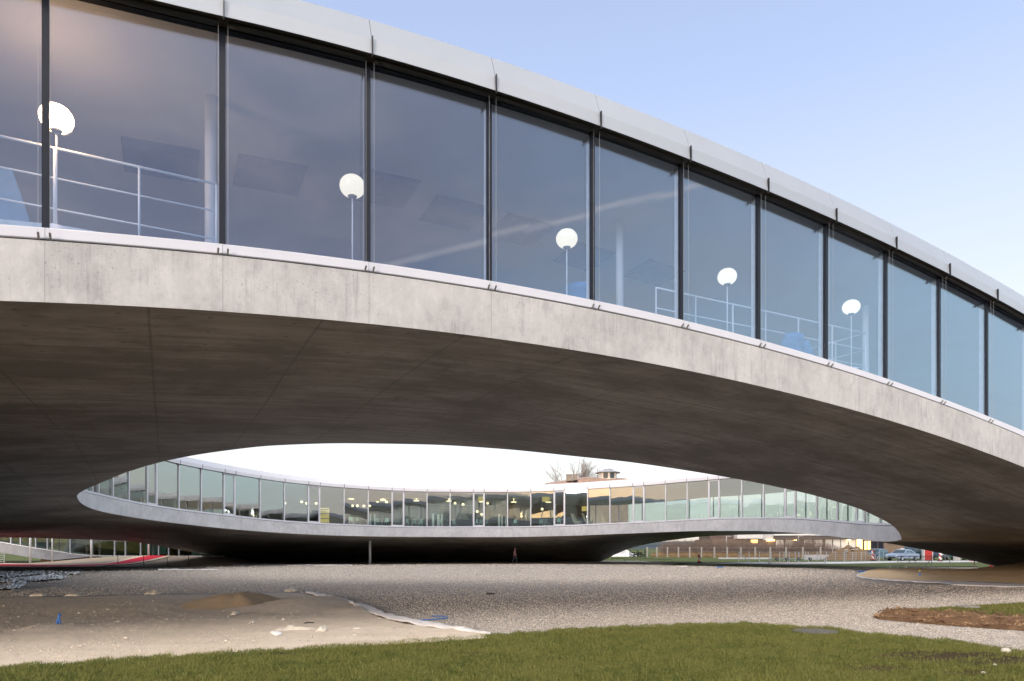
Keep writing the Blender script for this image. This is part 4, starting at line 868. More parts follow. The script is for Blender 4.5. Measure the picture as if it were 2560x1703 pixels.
for xs, y1, Yc in ((75.5,1408.5,69.0),(130.5,1402,68.5),(228,1396,70.6),(371.5,1389.5,70.9)):
    p = ray(xs, y1, Yc); g = MB(); g.tube((p[0],p[1],p[2]-.4), (p[0],p[1],wz(np.interp(xs, *WB))+3.3), .10 if xs < 100 or xs > 200 else .07, 12); g.build('column', M['white_paint'], gw, True)
g = MB(); p = ray(-30, 1411, 67); q = ray(125, 1411, 67); g.box(((p[0]+q[0])/2, 75, .5), (q[0]-p[0], 1, 1.6)); g.build('foundation_wall', plain('brown_boarding', (.085,.05,.025), .8, 0, .3, 2), gw)
rt = thing('railing', 'short grey railing at the left edge before the glazed wing', 'railing')
for xs in (-40,-12,11):
    a = gnd(xs, 1410.5); g = MB(); g.tube((a[0],a[1],0), (a[0],a[1],EYE+(HY-1384.5)/FPX*a[1]), .03, 6); g.build('post', M['galv'], rt)
for y in (1384.7,1389,1394,1399,1404):
    a = gnd(-60, 1410.5); b = gnd(11, 1410.5); z = EYE+(HY-y)/FPX*a[1]; g = MB(); g.tube((a[0],a[1],z), (b[0],b[1],z), .022, 6); g.build('rail', M['galv'], rt)

# ------------------------------------------------------------------ people under the far wing
def person(loc, h, rz, label, cols, stride=.18, arm=.1):
    k = N('clothes'); z = k.sep(k.coords())[2]; z = k.math('DIVIDE', z, h)
    stops = [(p, c) for p, c in cols]
    r = k.ramp(z, stops); k.t.nodes[-1]; r.node.color_ramp.interpolation = 'CONSTANT'; k.base(r, .8)
    s = h/1.75; V = [(0,0,.93),(.0,0,1.12),(0,.0,1.32),(0,-.01,1.46),(0,-.02,1.53),(0,-.03,1.64),(0,-.03,1.73)]; rad = [(.16,.12),(.14,.10),(.17,.11),(.06,.06),(.055,.055),(.085,.10),(.06,.07)]
    E = [(i, i+1) for i in range(6)]
    for sx in (-1, 1):
        st = stride*sx; b = len(V)
        V += [(sx*.095,-st*.1,.86),(sx*.10,-st*.55-.02,.48),(sx*.10,-st+.03,.09),(sx*.105,-st-.10,.035)]; rad += [(.09,.09),(.06,.06),(.045,.045),(.04,.035)]; E += [(0,b),(b,b+1),(b+1,b+2),(b+2,b+3)]
        b = len(V); V += [(sx*.19,0,1.40),(sx*.235,arm*.3*sx+.02,1.13),(sx*.24,arm*sx-.08,.90),(sx*.235,arm*sx-.11,.80)]; rad += [(.06,.06),(.045,.045),(.034,.034),(.03,.04)]; E += [(2,b),(b,b+1),(b+1,b+2),(b+2,b+3)]
    me = bpy.data.meshes.new('person'); me.from_pydata([(x*s,y*s,zz*s) for x, y, zz in V], E, []); o = bpy.data.objects.new('person', me); COL.objects.link(o); me.materials.append(k.m)
    md = o.modifiers.new('skin', 'SKIN'); md.use_smooth_shade = True
    if not me.skin_vertices: me.attributes.new('skin_dummy', 'FLOAT', 'POINT')
    sv = me.skin_vertices[0].data if me.skin_vertices else None
    if sv is None:
        bm = bmesh.new(); bm.from_mesh(me); bm.verts.layers.skin.verify(); bm.to_mesh(me); bm.free(); sv = me.skin_vertices[0].data
    for i, q in enumerate(rad): sv[i].radius = (q[0]*s, q[1]*s); sv[i].use_root = (i == 0)
    o.modifiers.new('smooth', 'SUBSURF').levels = 1; o.modifiers['smooth'].render_levels = 2
    o.location = loc; o.rotation_euler.z = rz; tag(o, label, 'person')
    g = MB(); g.lathe([(.01,1.67),(.088,1.67),(.098,1.73),(.075,1.79),(.01,1.81)], (0,-.01,0), 12); hr_ = g.build('hair', M['hair'], o, True); hr_.scale = (s,s,s)
    return o
import bmesh
M['hair'] = plain('dark_hair', (.03,.02,.015), .7)
person((*gnd(1287,1410.5)[:2], .02), 1.62, R(70), 'person walking in a red and white striped top and dark trousers under the far wing', [(0,(.03,.03,.03)),(.06,(.02,.022,.03)),(.52,(.30,.06,.05)),(.58,(.35,.30,.28)),(.64,(.30,.06,.05)),(.70,(.35,.30,.28)),(.76,(.30,.06,.05)),(.86,(.40,.24,.17))], .25, .2)
person((*gnd(2187,1401.5)[:2], .02), 1.62, R(200), 'person in a dark grey jacket and pale mauve trousers standing by the striped beacon', [(0,(.03,.03,.03)),(.06,(.30,.28,.36)),(.50,(.10,.10,.115)),(.86,(.40,.26,.2))], .08, .05)

# ------------------------------------------------------------------ beyond the arch on the right
M['wood_grey'] = plain('weathered_post', (.42,.38,.33), .85, 0, .15); M['striped'] = None
def stripes(name, a, b, per, sl=1.0):
    k = N(name); x, y, z = k.sep(k.coords())[:3]; f = k.math('FRACT', k.math('DIVIDE', k.math('ADD', z, k.math('MULTIPLY', x, sl)), per)); k.base(k.mix(k.math('GREATER_THAN', f, .5), a, b), .5); return k.m
M['striped'] = stripes('red_white_stripes', (.55,.04,.03), (.80,.79,.77), .55)
fe = thing('post_fence', 'long fence of pale square posts and wires before the brown thicket', 'fence')
PX = [1618,1642,1668.6,1696,1724.4,1753.5,1786,1818,1852,1888,1925.6,1965,2007,2051,2096,2145.5]
fb = lambda x: np.interp(x, [1600,2150], [1393.0,1398.6]); pr = []
for x in PX:
    a = gnd(x, fb(x)); pr.append(a); g = MB(); g.box((a[0],a[1],.9), (.22 if x != 1668.6 else .18,.22,1.8)); g.build('post', M['wood_grey'], fe)
for z in (.5,1.1,1.65): g = MB(); g.path([(a[0],a[1]-.12,z) for a in pr], .012, 4); g.build('wire', M['galv'], fe)
# thicket
g = MB(); r2 = np.random.default_rng(5)
for i in range(9000):
    x = r2.uniform(1652, 2125); Y = np.interp(x, [1640,2130], [128,110]) + r2.uniform(0, 7); X = X_(x, Y); h = (3.6+1.5*nz(X, 0, .25, 3)+.9*nz(X,0,1.1,2))*r2.uniform(.35, 1.12)*(1 if x < 2060 else max(.35, 1-(x-2060)/90)); w = r2.uniform(.012, .035); lx = r2.normal(0, .16)*h; ly = r2.normal(0, .1)*h
    g.add([(X-w,Y,0),(X+w,Y,0),(X+lx,Y+ly,h)], [(0,1,2)])
M['twig'] = plain('dry_twigs', (.155,.112,.088), .9, 0, .4, 1.5); tag(g.build('thicket', M['twig']), 'long thicket of bare brown brush behind the post fence', 'thicket', kind='stuff')
g = MB()
for i in range(4000):
    x = r2.uniform(1630, 2120); Y = np.interp(x, [1640,2130], [125,107]) + r2.uniform(0, 3); X = X_(x, Y); h = r2.uniform(.3, 1.1); w = r2.uniform(.02,.05); g.add([(X-w,Y,0),(X+w,Y,0),(X+r2.normal(0,.25),Y,h)], [(0,1,2)])
tag(g.build('dry_grass', plain('dry_straw', (.30,.19,.085), .9, 0, .35, 1.2)), 'dry straw coloured grass at the foot of the brown thicket', 'grass', kind='stuff')
# low building
YB = 150.0
lb = thing('low_workshop', 'low brown workshop with a flat roof and wide pale windows behind the thicket', 'building')
def rect(g, x0, y0, x1, y1, Y, dep):
    a, b = ray(x0, y1, Y), ray(x1, y0, Y); g.box(((a[0]+b[0])/2, Y+dep/2, (a[2]+b[2])/2), (b[0]-a[0], dep, b[2]-a[2]))
M['brown_wall'] = plain('brown_cladding', (.16,.115,.085), .8, 0, .2, 1.5); M['dark_roof'] = plain('dark_roof_edge', (.085,.07,.065), .7); M['pale_panel'] = plain('pale_panels', (.58,.56,.56), .6, 0, .05); M['pane_pale'] = plain('pale_pane', (.62,.58,.53), .25, 0, .12, .3); M['lit_warm'] = emit('warm_lit_room', (1,.55,.16), .75); M['lamp_warm'] = emit('warm_wall_lamp', (1,.62,.2), 4)
g = MB(); rect(g, 1780,1348,2260,1396,YB,14); g.build('wall', M['brown_wall'], lb)
g = MB(); rect(g, 1934,1339.2,2262,1348.2,YB-.5,15.5); r_ = g.build('roof', M['dark_roof'], lb)
g = MB(); rect(g, 1934,1338.2,2262,1339.4,YB-.7,15.9); g.build('roof_edge', M['white_metal'], r_)
g = MB(); rect(g, 1843,1322,1907,1347,YB-.4,10); g.build('upper_storey', M['pale_panel'], lb)
g = MB(); rect(g, 1907.5,1324,1934,1350,YB-.3,10); g.build('upper_storey', plain('grey_panels', (.40,.40,.42), .6, 0, .06), lb)
g = MB(); rect(g, 1775,1336,1843,1350,YB+2,9); g.build('shed_roof', plain('dark_tiles', (.10,.065,.055), .8, 0, .3, 2), lb)
for x0, y0, x1, y1, m_ in ((1939.9,1349.5,1959.2,1376,'pane_pale'),(1963.7,1349.5,1983.7,1372,'pane_pale'),(2009,1349.5,2031.7,1372,'pane_pale'),(2033.7,1349.5,2056.7,1372,'pane_pale'),(2062.6,1349,2081,1374,'pane_pale'),(2083,1349,2101.4,1374,'pane_pale'),(2102.7,1349,2121,1374,'pane_pale'),(2122.4,1349,2140,1374,'pane_pale'),(2142,1350,2156.5,1374,'lit_warm'),(2161,1353,2167,1374,'lit_warm'),(2169,1353,2176.5,1374,'lit_warm'),(2180,1355,2193,1373,'dark_frame'),(2195.5,1355,2208.5,1373,'dark_frame'),(1877,1349.6,1895,1358,'lit_warm')):
    g = MB(); rect(g, x0, y0, x1, y1, YB-.10, .14); w = g.build('window', M[m_], lb)
    g = MB(); rect(g, x0-.9, y0-.6, x0, y1, YB-.2, .25); rect(g, x1, y0-.6, x1+.9, y1, YB-.2, .25); rect(g, x0-.9, y0-1.1, x1+.9, y0-.6, YB-.2, .25); g.build('frame', M['dark_roof'], w)
for x0, x1, y in ((2144,2152.5,1349.6),(1986,1992.5,1350),(1917,1937,1350.6),(2120.5,2126,1350)):
    g = MB(); rect(g, x0, y, x1, y+1.5, YB-.5, .2); g.build('wall_light', M['lamp_warm'], lb)
for x, y0 in ((1996,1340),(1816,1341)):
    a = ray(x, y0, 132); g = MB(); g.tube((a[0],132,0), (a[0],132,a[2]), .10, 8); g.box((a[0]+.4,132,a[2]), (1.0,.25,.12)); tag(g.build('lamp_post', M['galv']), 'grey lamp post before the wide pale windows of the workshop' if x > 1900 else 'grey lamp post left of the white panelled storey', 'lamp post')
# heap of white sheeting and a dark cage at the far left of the arch
c = gnd(1538,1391.3); g = MB(); rows = [[(c[0]+q*4.3*math.cos(a), c[1]+q*2.0*math.sin(a), (1.9*(1-q**1.6))*(1+.35*nz(q*4*math.cos(a), q*4*math.sin(a), 1, 3))) for a in np.linspace(0, 2*PI, 40)] for q in np.linspace(0, 1, 12)]
g.grid(rows); tag(g.build('sheeting_heap', M['tarp'], None, False), 'heap of white sheeting on the lawn at the left end of the far arch', 'heap')
a = ray(1594, 1391, 118); t = thing('wire_cage', 'dark mesh cage of scrap beside the white sheeting heap', 'cage', (a[0], 118, 0))
for x in (-1.3,0,1.3):
    for y in (-.5,.5): g = MB(); g.box((x,y,.65), (.08,.08,1.3)); g.build('post', M['dark_frame'], t)
for z in (.1,.5,.9,1.3): g = MB(); g.box((0,-.5,z), (2.7,.05,.06)); g.box((0,.5,z), (2.7,.05,.06)); g.build('rail', M['dark_frame'], t)
g = MB()
for i in range(26): g.box((r2.uniform(-1.1,1.1), r2.uniform(-.35,.35), r2.uniform(.1,.95)), (r2.uniform(.2,.7), r2.uniform(.1,.3), r2.uniform(.05,.2)), r2.uniform(0,3))
g.build('scrap', M['dark_ground'], t)
# mound of earth
c = gnd(2126,1400.5); g = MB(); rows = [[(c[0]+q*3.6*math.cos(a)*(1+.12*nz(math.cos(a)*2, math.sin(a)*2, 1, 4)), c[1]+q*2.4*math.sin(a), 1.95*max(0,1-q**1.5)*(1+.18*nz(q*3*math.cos(a), q*3*math.sin(a), 1.6, 9))) for a in np.linspace(0, 2*PI, 48)] for q in np.linspace(0.01, 1, 20)]
g.grid(rows); tag(g.build('earth_mound', sand_mat('mound_earth', (.20,.135,.08), (.26,.18,.11), (.12,.078,.045)), None, True), 'brown mound of earth behind the wire mesh fence', 'mound')
for i, (x, y, w) in enumerate(((2116,1375,1.0),(2115,1379,.9),(2132,1374,.7),(2141,1373,.7),(2128,1367.5,1.0))):
    p = ray(x, y, c[1]-1.6+.2*i); g = MB(); g.box((0,0,0), (w*.5,.25,.09), .2*i); o = g.build('board_scrap', M['pale_panel']); o.location = p; tag(o, ['pale board end sticking from the left side of the earth mound, upper one','pale board end sticking from the left side of the earth mound, lower one','pale board end in the middle of the earth mound','pale board end at the right side of the earth mound','pale flat board near the top of the earth mound'][i], 'board')
for x0, x1, lab in ((2011,2051,'white low site board left of its twin, behind the mesh fence'),(2053.5,2095,'white low site board nearer the earth mound, behind the mesh fence')):
    a, b = ray(x0, 1386.5, 94), ray(x1, 1399.5, 94); g = MB(); 
    for q in range(4): g.box(((a[0]+b[0])/2, 94, .10+.17*q), (b[0]-a[0], .06, .155))
    for x in (a[0]+.2, b[0]-.2): g.box((x, 94.05, .36), (.1,.08,.72))
    tag(g.build('site_board', M['pale_panel']), lab, 'board', 'white site boards')
for (xa, ya, xb, yb, lab) in ((2084,1365,2078,1386,'thin stake leaning left against the earth mound'),(2138,1367,2131,1401,'pale stake leaning before the earth mound')):
    p = ray(xa, ya, 96); q = ray(xb, yb, 96); g = MB(); g.tube((q[0],96,max(q[2]-.5,-.1)), p, .05, 6); tag(g.build('stake', M['wood_grey']), lab, 'stake')
# mesh fence
mf = thing('mesh_fence', 'grey wire mesh fence with round posts along the pale path', 'fence')
MP = [1898.5,1928,1949,1960,1973,1988,1997,2014,2020.5,2043,2066,2089,2110,2115.5,2131.6,2140,2153,2163.6,2198,2209]; prv = []
for i, x in enumerate(MP):
    yb_ = np.interp(x, [1890,2210], [1404,1401.6]); a = gnd(x, yb_ if i % 2 else yb_+2); prv.append(a); g = MB(); g.tube((a[0],a[1],0), (a[0],a[1],1.12), .045, 8); g.lathe([(.01,1.10),(.055,1.10),(.05,1.15),(.01,1.17)], (a[0],a[1],0), 8); g.build('post', M['galv'], mf)
for z in (.05,.3,.55,.8,1.05): g = MB(); g.path([(a[0],a[1],z) for a in prv], .010, 4); g.build('wire', M['galv'], mf)
bf = thing('brace_frame', 'blue grey tubular frame with a diagonal brace beside the grey path', 'frame')
p0, p1 = gnd(1846.5,1406), gnd(1872.6,1406.5)
for p in (p0, p1): g = MB(); g.tube((p[0],p[1],0), (p[0],p[1],1.2), .05, 8); g.build('post', M['blue_grey'] if 'blue_grey' in M else M['galv'], bf)
g = MB(); g.tube((p0[0],p0[1],1.15), (p1[0],p1[1],.1), .05, 8); g.build('brace', M['galv'], bf)
g = MB(); p = ray(1796, 1393.5, 100); q = ray(1926, 1395.5, 100); g.box(((p[0]+q[0])/2, 100, .12), (q[0]-p[0], .25, .22)); tag(g.build('kerb_beam', M['pale_panel']), 'long white beam lying on the lawn before the post fence', 'beam')
# trolley
p, q = gnd(1923,1409), gnd(2041,1408); tr = thing('trolley', 'long low pale trolley frame with black wheels beside the path', 'trolley', (0,0,0))
Yt = p[1]; 
for z, m_ in ((.52,'galv'),(.08,'pale_panel')): g = MB(); g.box(((p[0]+q[0])/2, Yt, z), (q[0]-p[0], .08 if z > .3 else .9, .06 if z > .3 else .10)); g.build('rail' if z > .3 else 'bed', M[m_], tr)
for x in (p[0], (p[0]*2+q[0])/3, q[0]): g = MB(); g.box((x, Yt, .30), (.07,.07,.5)); g.build('upright', M['galv'], tr)
for xs in (1941,1966,1996,2024):
    x = X_(xs, Yt); g = MB(); g.tube((x,Yt-.16,.47), (x,Yt-.06,.47), .16, 14); w = g.build('wheel', M['dark_frame'], tr, False); g = MB(); g.tube((x,Yt-.17,.47), (x,Yt-.15,.47), .07, 10); g.build('hub', M['galv'], w)
# striped posts
def beacon(xs, yb, h, w, label):
    a = gnd(xs, yb); t = thing('striped_beacon', label, 'beacon', (a[0],a[1],0))
    g = MB(); g.box((0,0,h*.55), (w,.06,h*.9)); g.build('panel', M['striped'], t); g = MB(); g.box((0,0,.05), (.5,.3,.1)); g.build('foot', M['dark_frame'], t)
beacon(2182,1401.5,1.35,.30,'red and white striped beacon beside the person by the blue car'); beacon(2350.5,1404,1.35,.30,'red and white striped beacon standing before the dark car with a white roof edge'); beacon(1748,1407,.95,.26,'short red and white striped beacon on the lawn before the thicket')
# cars
def car(label, loc, rz, col, L=4.3, Wd=1.74, H=1.45, kind='sedan', extra=None):
    t = thing('parked_car', label, 'car', loc, rz, 'cars parked beyond the far lawn')
    pm = plain('car_paint', col, .28, .35, .04); gm = M['car_glass']; hl = L/2; sh = .60*H
    if kind == 'sedan': top = [(-hl*.99,.50*H),(-hl*.9,.58*H),(-hl*.42,.66*H),(hl*.60,.68*H),(hl*.96,.63*H),(hl,.5*H)]; roof = [(-hl*.42,.66*H),(-hl*.12,.97*H),(hl*.05,H),(hl*.28,.98*H),(hl*.66,.69*H)]
    elif kind == 'hatch': top = [(-hl*.99,.45*H),(-hl*.88,.55*H),(-hl*.45,.63*H),(hl*.80,.66*H),(hl*.98,.6*H),(hl,.4*H)]; roof = [(-hl*.48,.62*H),(-hl*.12,.97*H),(hl*.1,H),(hl*.7,.96*H),(hl*.95,.66*H)]
    else: top = [(-hl*.99,.40*H),(-hl*.95,.46*H),(-hl*.70,.52*H),(hl*.80,.54*H),(hl*.98,.54*H),(hl,.3*H)]; roof = [(-hl*.74,.52*H),(-hl*.45,.94*H),(-hl*.2,H),(hl*.9,H),(hl*.99,.54*H)]
    low = [(-hl*.97,.22*H),(hl*.97,.22*H)]
    g = MB(); rings = []
    for w, iy in ((-Wd/2,-1),(-Wd/2*.93,0)): pass
    prof = [low[0]] + top + [low[1]]
    def ext(prof, ws, name, m, par, ins=0.0):
        g = MB(); rings = []
        for yy, s, dz in ws: rings.append([(x*s, yy, z+dz) for x, z in prof])
        g.loft(rings); return g.build(name, m, par, False)
    b = ext(prof, ((-Wd/2*.94,.985,0),(-Wd/2,1,0),(Wd/2,1,0),(Wd/2*.94,.985,0)), 'body', pm, t); md = b.modifiers.new('bevel', 'BEVEL'); md.width = .05; md.segments = 2
    g = MB(); n_ = len(roof)
    bot = [(x, z-.02) for x, z in (roof[0], roof[-1])]
    rr = []
    for sy in (-1, 1):
        ring = []
        for j, (x, z) in enumerate(roof): f = (z-roof[0][1])/(H-roof[0][1]+1e-6); ring.append((x, sy*(Wd/2*.96-.17*f), z))
        rr.append(ring)
    g.loft(rr); cb = g.build('cabin', pm, t)
    # side windows and windscreens, 1 cm proud
    for sy in (-1, 1):
        g = MB(); lo, hi = roof[0][1]+.06, H-.10; x0, x1 = roof[0][0]+.18, roof[-1][0]-.2; u0, u1 = roof[1][0]+.05, (roof[3][0]-.05)
        yl = sy*(Wd/2*.96-.17*.12+.012); yh = sy*(Wd/2*.96-.17*.85+.012)
        for a, bb in ((0,.46),(.50,1)):
            A0, A1 = x0+(x1-x0)*a, x0+(x1-x0)*bb; B0, B1 = u0+(u1-u0)*a, u0+(u1-u0)*bb
            g.hexa([(A0,yl,lo),(A1,yl,lo),(A1,yl-.02*sy,lo),(A0,yl-.02*sy,lo)], [(B0,yh,hi),(B1,yh,hi),(B1,yh-.02*sy,hi),(B0,yh-.02*sy,hi)])
        g.build('side_window', gm, t)
    for (xa, za), (xb, zb), nm in ((roof[0], roof[1], 'windscreen'), (roof[-1], roof[-2], 'rear_window')):
        sgn = -1 if nm == 'windscreen' else 1; g = MB(); w0, w1 = Wd/2*.86, Wd/2*.72
        xa_, za_ = xa+(xb-xa)*.10, za+(zb-za)*.10; xb_, zb_ = xa+(xb-xa)*.93, za+(zb-za)*.93
        g.hexa([(xa_+sgn*.02,-w0,za_+.01),(xa_+sgn*.02,w0,za_+.01),(xa_,w0,za_-.01),(xa_,-w0,za_-.01)], [(xb_+sgn*.02,-w1,zb_+.01),(xb_+sgn*.02,w1,zb_+.01),(xb_,w1,zb_-.01),(xb_,-w1,zb_-.01)]); g.build(nm, gm, t)
    for sx in (-.62, .60):
        for sy in (-1, 1):
            x = sx*hl; g = MB(); g.tube((x, sy*(Wd/2-.17), .31), (x, sy*(Wd/2+.015), .31), .31, 18); w = g.build('wheel', M['tyre'], t); g = MB(); g.tube((x, sy*(Wd/2), .31), (x, sy*(Wd/2+.025), .31), .20, 12); g.build('rim', M['galv'], w)
    for sy in (-1, 1):
        g = MB(); g.box((-hl*.965, sy*Wd*.36, .46*H), (.10,.34,.15)); g.build('headlight', M['headlight'], t); g = MB(); g.box((hl*.975, sy*Wd*.38, .52*H), (.06,.25,.14)); g.build('tail_light', M['tail'], t)
        g = MB(); g.box((-hl*.34, sy*(Wd/2+.07), .70*H), (.12,.14,.10)); g.build('mirror', pm, t)
    g = MB(); g.box((-hl*.985, 0, .30*H), (.05, Wd*.5, .13)); g.build('grille', M['dark_frame'], t)
    if extra == 'sign': g = MB(); g.box((0,0,H+.08), (.15,.42,.13)); g.build('roof_sign', M['white_paint'], t)
    if extra == 'rack':
        for x in (-.2*hl,.5*hl): g = MB(); g.box((x,0,H+.04), (.12,Wd*.8,.06)); g.build('roof_bar', M['white_paint'], t)
    return t
M['car_glass'] = plain('tinted_glass', (.05,.075,.085), .08, 0, .05); M['tyre'] = plain('tyre_rubber', (.02,.02,.021), .8); M['headlight'] = plain('headlight_lens', (.75,.73,.68), .15); M['tail'] = plain('tail_lens', (.35,.02,.02), .25)
def gx(xs, Y, z=.02): return (X_(xs, Y), Y, z)
car('silver blue saloon with a white roof sign, parked facing left', gx(2256,86), R(28), (.34,.42,.55), 4.4, 1.76, 1.42, 'sedan', 'sign')
car('blue hatchback half hidden behind the person and the striped beacon', gx(2190,96), R(35), (.14,.24,.34), 4.0, 1.7, 1.5, 'hatch')
car('dark teal van behind the silver blue saloon', gx(2296,95), R(15), (.05,.10,.115), 4.9, 1.85, 1.95, 'van')
car('dark blue car with white roof bars right of the red hoarding', gx(2347,92), R(50), (.04,.06,.10), 4.2, 1.75, 1.6, 'hatch', 'rack')
car('turquoise car showing under the edge of the concrete shell', gx(2388,97), R(40), (.10,.42,.45), 3.9, 1.65, 1.5, 'hatch')
car('teal green car at the far right under the concrete shell', gx(2411,93), R(25), (.06,.22,.23), 3.9, 1.65, 1.45, 'hatch')
M['red_paint'] = plain('red_paint', (.42,.035,.025), .5, 0, .1)
hb = thing('red_hoarding', 'tall red hoarding panel with white end posts between the cars', 'hoarding', gx(2318.5,88))
g = MB(); g.box((0,0,.85), (.95,.5,1.7)); g.build('panel', M['red_paint'], hb)
for x in (-.55,.52): g = MB(); g.box((x,0,.85), (.12,.5,1.72)); g.build('post', M['pale_panel'], hb)
g = MB(); c = gx(2392,86); g.lathe([(.33,0),(.42,0),(.42,.95),(.34,.95),(.34,.05),(.33,.05)], c, 20); tag(g.build('concrete_pipe', plain('grey_pipe_concrete', (.38,.36,.33), .8)), 'upright grey concrete pipe under the shell between the turquoise cars', 'pipe')
rb = thing('red_barrier', 'red barrier with a white curved mark at the far right under the shell', 'barrier', gx(2462,80))
g = MB(); g.box((0,0,.42), (1.9,.4,.5)); g.build('panel', M['red_paint'], rb)
g = MB(); g.path([(-.55,-.215,.60),(-.25,-.215,.52),(-.2,-.215,.42),(.05,-.215,.38),(.6,-.215,.36)], .05, 6); g.build('mark', M['white_paint'], rb)
g = MB(); a = gnd(2478,1417); g.box((a[0],a[1],.30), (.14,.14,.62)); g.box((a[0],a[1],.03), (.4,.3,.06)); tag(g.build('red_post', M['red_paint']), 'short red post with a foot plate behind the right low rail', 'post')
g = MB(); a = gx(2432,83); g.box((a[0],a[1],.45), (.5,.3,.9)); g.box((a[0]-.28,a[1],.45), (.07,.34,.92)); tag(g.build('pale_red_board', plain('faded_red_board', (.38,.15,.12), .7)), 'faded red board with a cream edge left of the red barrier', 'board')
# crowd barrier and low rails on the lawn
cbr = thing('mesh_barrier', 'galvanised mesh barrier with a diagonal brace on the far lawn', 'barrier'); Yb_ = 53.8
for xs in (2244.5,2273,2288.6,2329.5,2374): x = X_(xs, Yb_); g = MB(); g.tube((x,Yb_,0), (x,Yb_,.98), .025, 8); g.build('post', M['galv'], cbr)
for z, r_ in ((.97,.026),(.66,.006),(.36,.006),(.05,.02)): g = MB(); g.tube((X_(2244.5,Yb_),Yb_,z), (X_(2374,Yb_),Yb_,z), r_, 6); g.build('rail', M['galv'], cbr)
g = MB(); g.tube((X_(2305,Yb_-.1),Yb_-.1,.04), (X_(2333,Yb_-.1),Yb_-.1,.86), .025, 6); g.build('brace', M['galv'], cbr)
g = MB()
for x in np.linspace(X_(2246,Yb_), X_(2331,Yb_), 46): g.tube((x,Yb_+.02,.05), (x,Yb_+.02,.95), .0045, 3)
g.build('mesh', M['galv'], cbr)
def low_rail(xs0, xs1, yb, yt, label, posts=2):
    a, b = gnd(xs0, yb), gnd(xs1, yb); h = EYE+(HY-yt)/FPX*a[1]; t = thing('low_rail', label, 'rail', (0,0,0), 0, 'low tubular rails on the far lawn')
    g = MB(); g.tube((a[0],a[1],h), (b[0],b[1],h), .028, 8); g.build('rail', M['galv'], t)
    for q in np.linspace(0, 1, posts): x = a[0]+(b[0]-a[0])*q; g = MB(); g.tube((x,a[1],-.02), (x,a[1],h), .022, 8); g.build('post', M['galv'], t)
low_rail(2225.7,2263.8,1425.6,1413.6,'low tubular rail behind the tip of the orange sand, left of the mesh barrier'); low_rail(2266,2444,1427.5,1416.5,'long low tubular rail in front of the mesh barrier',4); low_rail(2447,2488.7,1432,1420,'low tubular rail at the right end before the red post')
low_rail(1529.5,1561,1405,1396.2,'low tubular rail on the lawn at the left end of the far arch'); low_rail(1563,1641,1406.5,1397.6,'middle low tubular rail on the lawn under the far arch',3); low_rail(1644.6,1679,1408,1398.4,'low tubular rail beside the start of the grey path')
g = MB(); a = gnd(2436,1432); g.tube((a[0],a[1],0), (a[0],a[1],EYE+(HY-1403)/FPX*a[1]), .035, 8); tag(g.build('stake', M['wood_grey']), 'brown stake behind the orange sand near the right low rail', 'stake')
# roof with a lantern and bare trees behind the far wing
YL = 130.0
lt_ = thing('lantern_house', 'distant house with a brown roof, twin chimneys and a round glazed lantern', 'building')
g = MB(); hp = [(1367,1211),(1417,1203.5),(1440,1200.5),(1467,1195.3),(1490,1195.6),(1519,1197.3),(1571,1197.8)]; rows = []
for dy, dz in ((0,-6),(0,0),(6,.8),(12,-6)): rows.append([(ray(x, y, YL)[0], YL+dy, (ray(x, y, YL)[2]+dz) if dz > -3 else 2.0) for x, y in hp])
g.grid(rows); rf = g.build('roof', plain('brown_tiles', (.36,.25,.20), .85, 0, .25, 1.5), lt_)
for x0, x1 in ((1416.5,1430.5),(1432.5,1444)):
    a, b = ray(x0, 1186.5, YL+.0), ray(x1, 1206, YL); g = MB(); g.box(((a[0]+b[0])/2, YL+.5, (a[2]+b[2])/2), (b[0]-a[0], 1.0, a[2]-b[2])); g.box(((a[0]+b[0])/2, YL+.5, a[2]), (b[0]-a[0]+.1, 1.1, .12)); g.build('chimney', plain('sooty_brick', (.27,.22,.18), .9, 0, .25, 4), lt_)
cx_ = X_(1519.5, YL+2); zb_ = EYE+(HY-1203)/FPX*(YL+2); zt_ = EYE+(HY-1182)/FPX*(YL+2)
g = MB(); g.lathe([(.1,zb_-1),(1.75,zb_-1),(1.75,zt_),(.1,zt_)], (cx_, YL+2, 0), 8); ln = g.build('lantern', plain('pale_peach_render', (.80,.68,.58), .7), lt_)
for k_ in range(8):
    a = 2*PI*(k_+.5)/8; rr_ = 1.75*math.cos(PI/8)+.02; g = MB(); g.box((cx_+rr_*math.cos(a), YL+2+rr_*math.sin(a), zb_+.95), (.06,.9,1.05), a); g.build('pane', M['car_glass'] if k_ in (5,6) else M['pane_pale'], ln)
g = MB(); g.lathe([(1.7,zt_),(2.45,zt_-.08),(2.45,zt_+.02),(.95,zt_+.5),(.9,zt_+.52),(.1,zt_+.52)], (cx_, YL+2, 0), 16); g.lathe([(.1,zt_+.5),(.8,zt_+.5),(.85,zt_+.68),(.1,zt_+.72)], (cx_+.1, YL+2, 0), 12); g.build('lantern_roof', plain('slate_roof', (.34,.34,.37), .6), lt_)
M['bark'] = plain('grey_bark', (.26,.225,.20), .9)
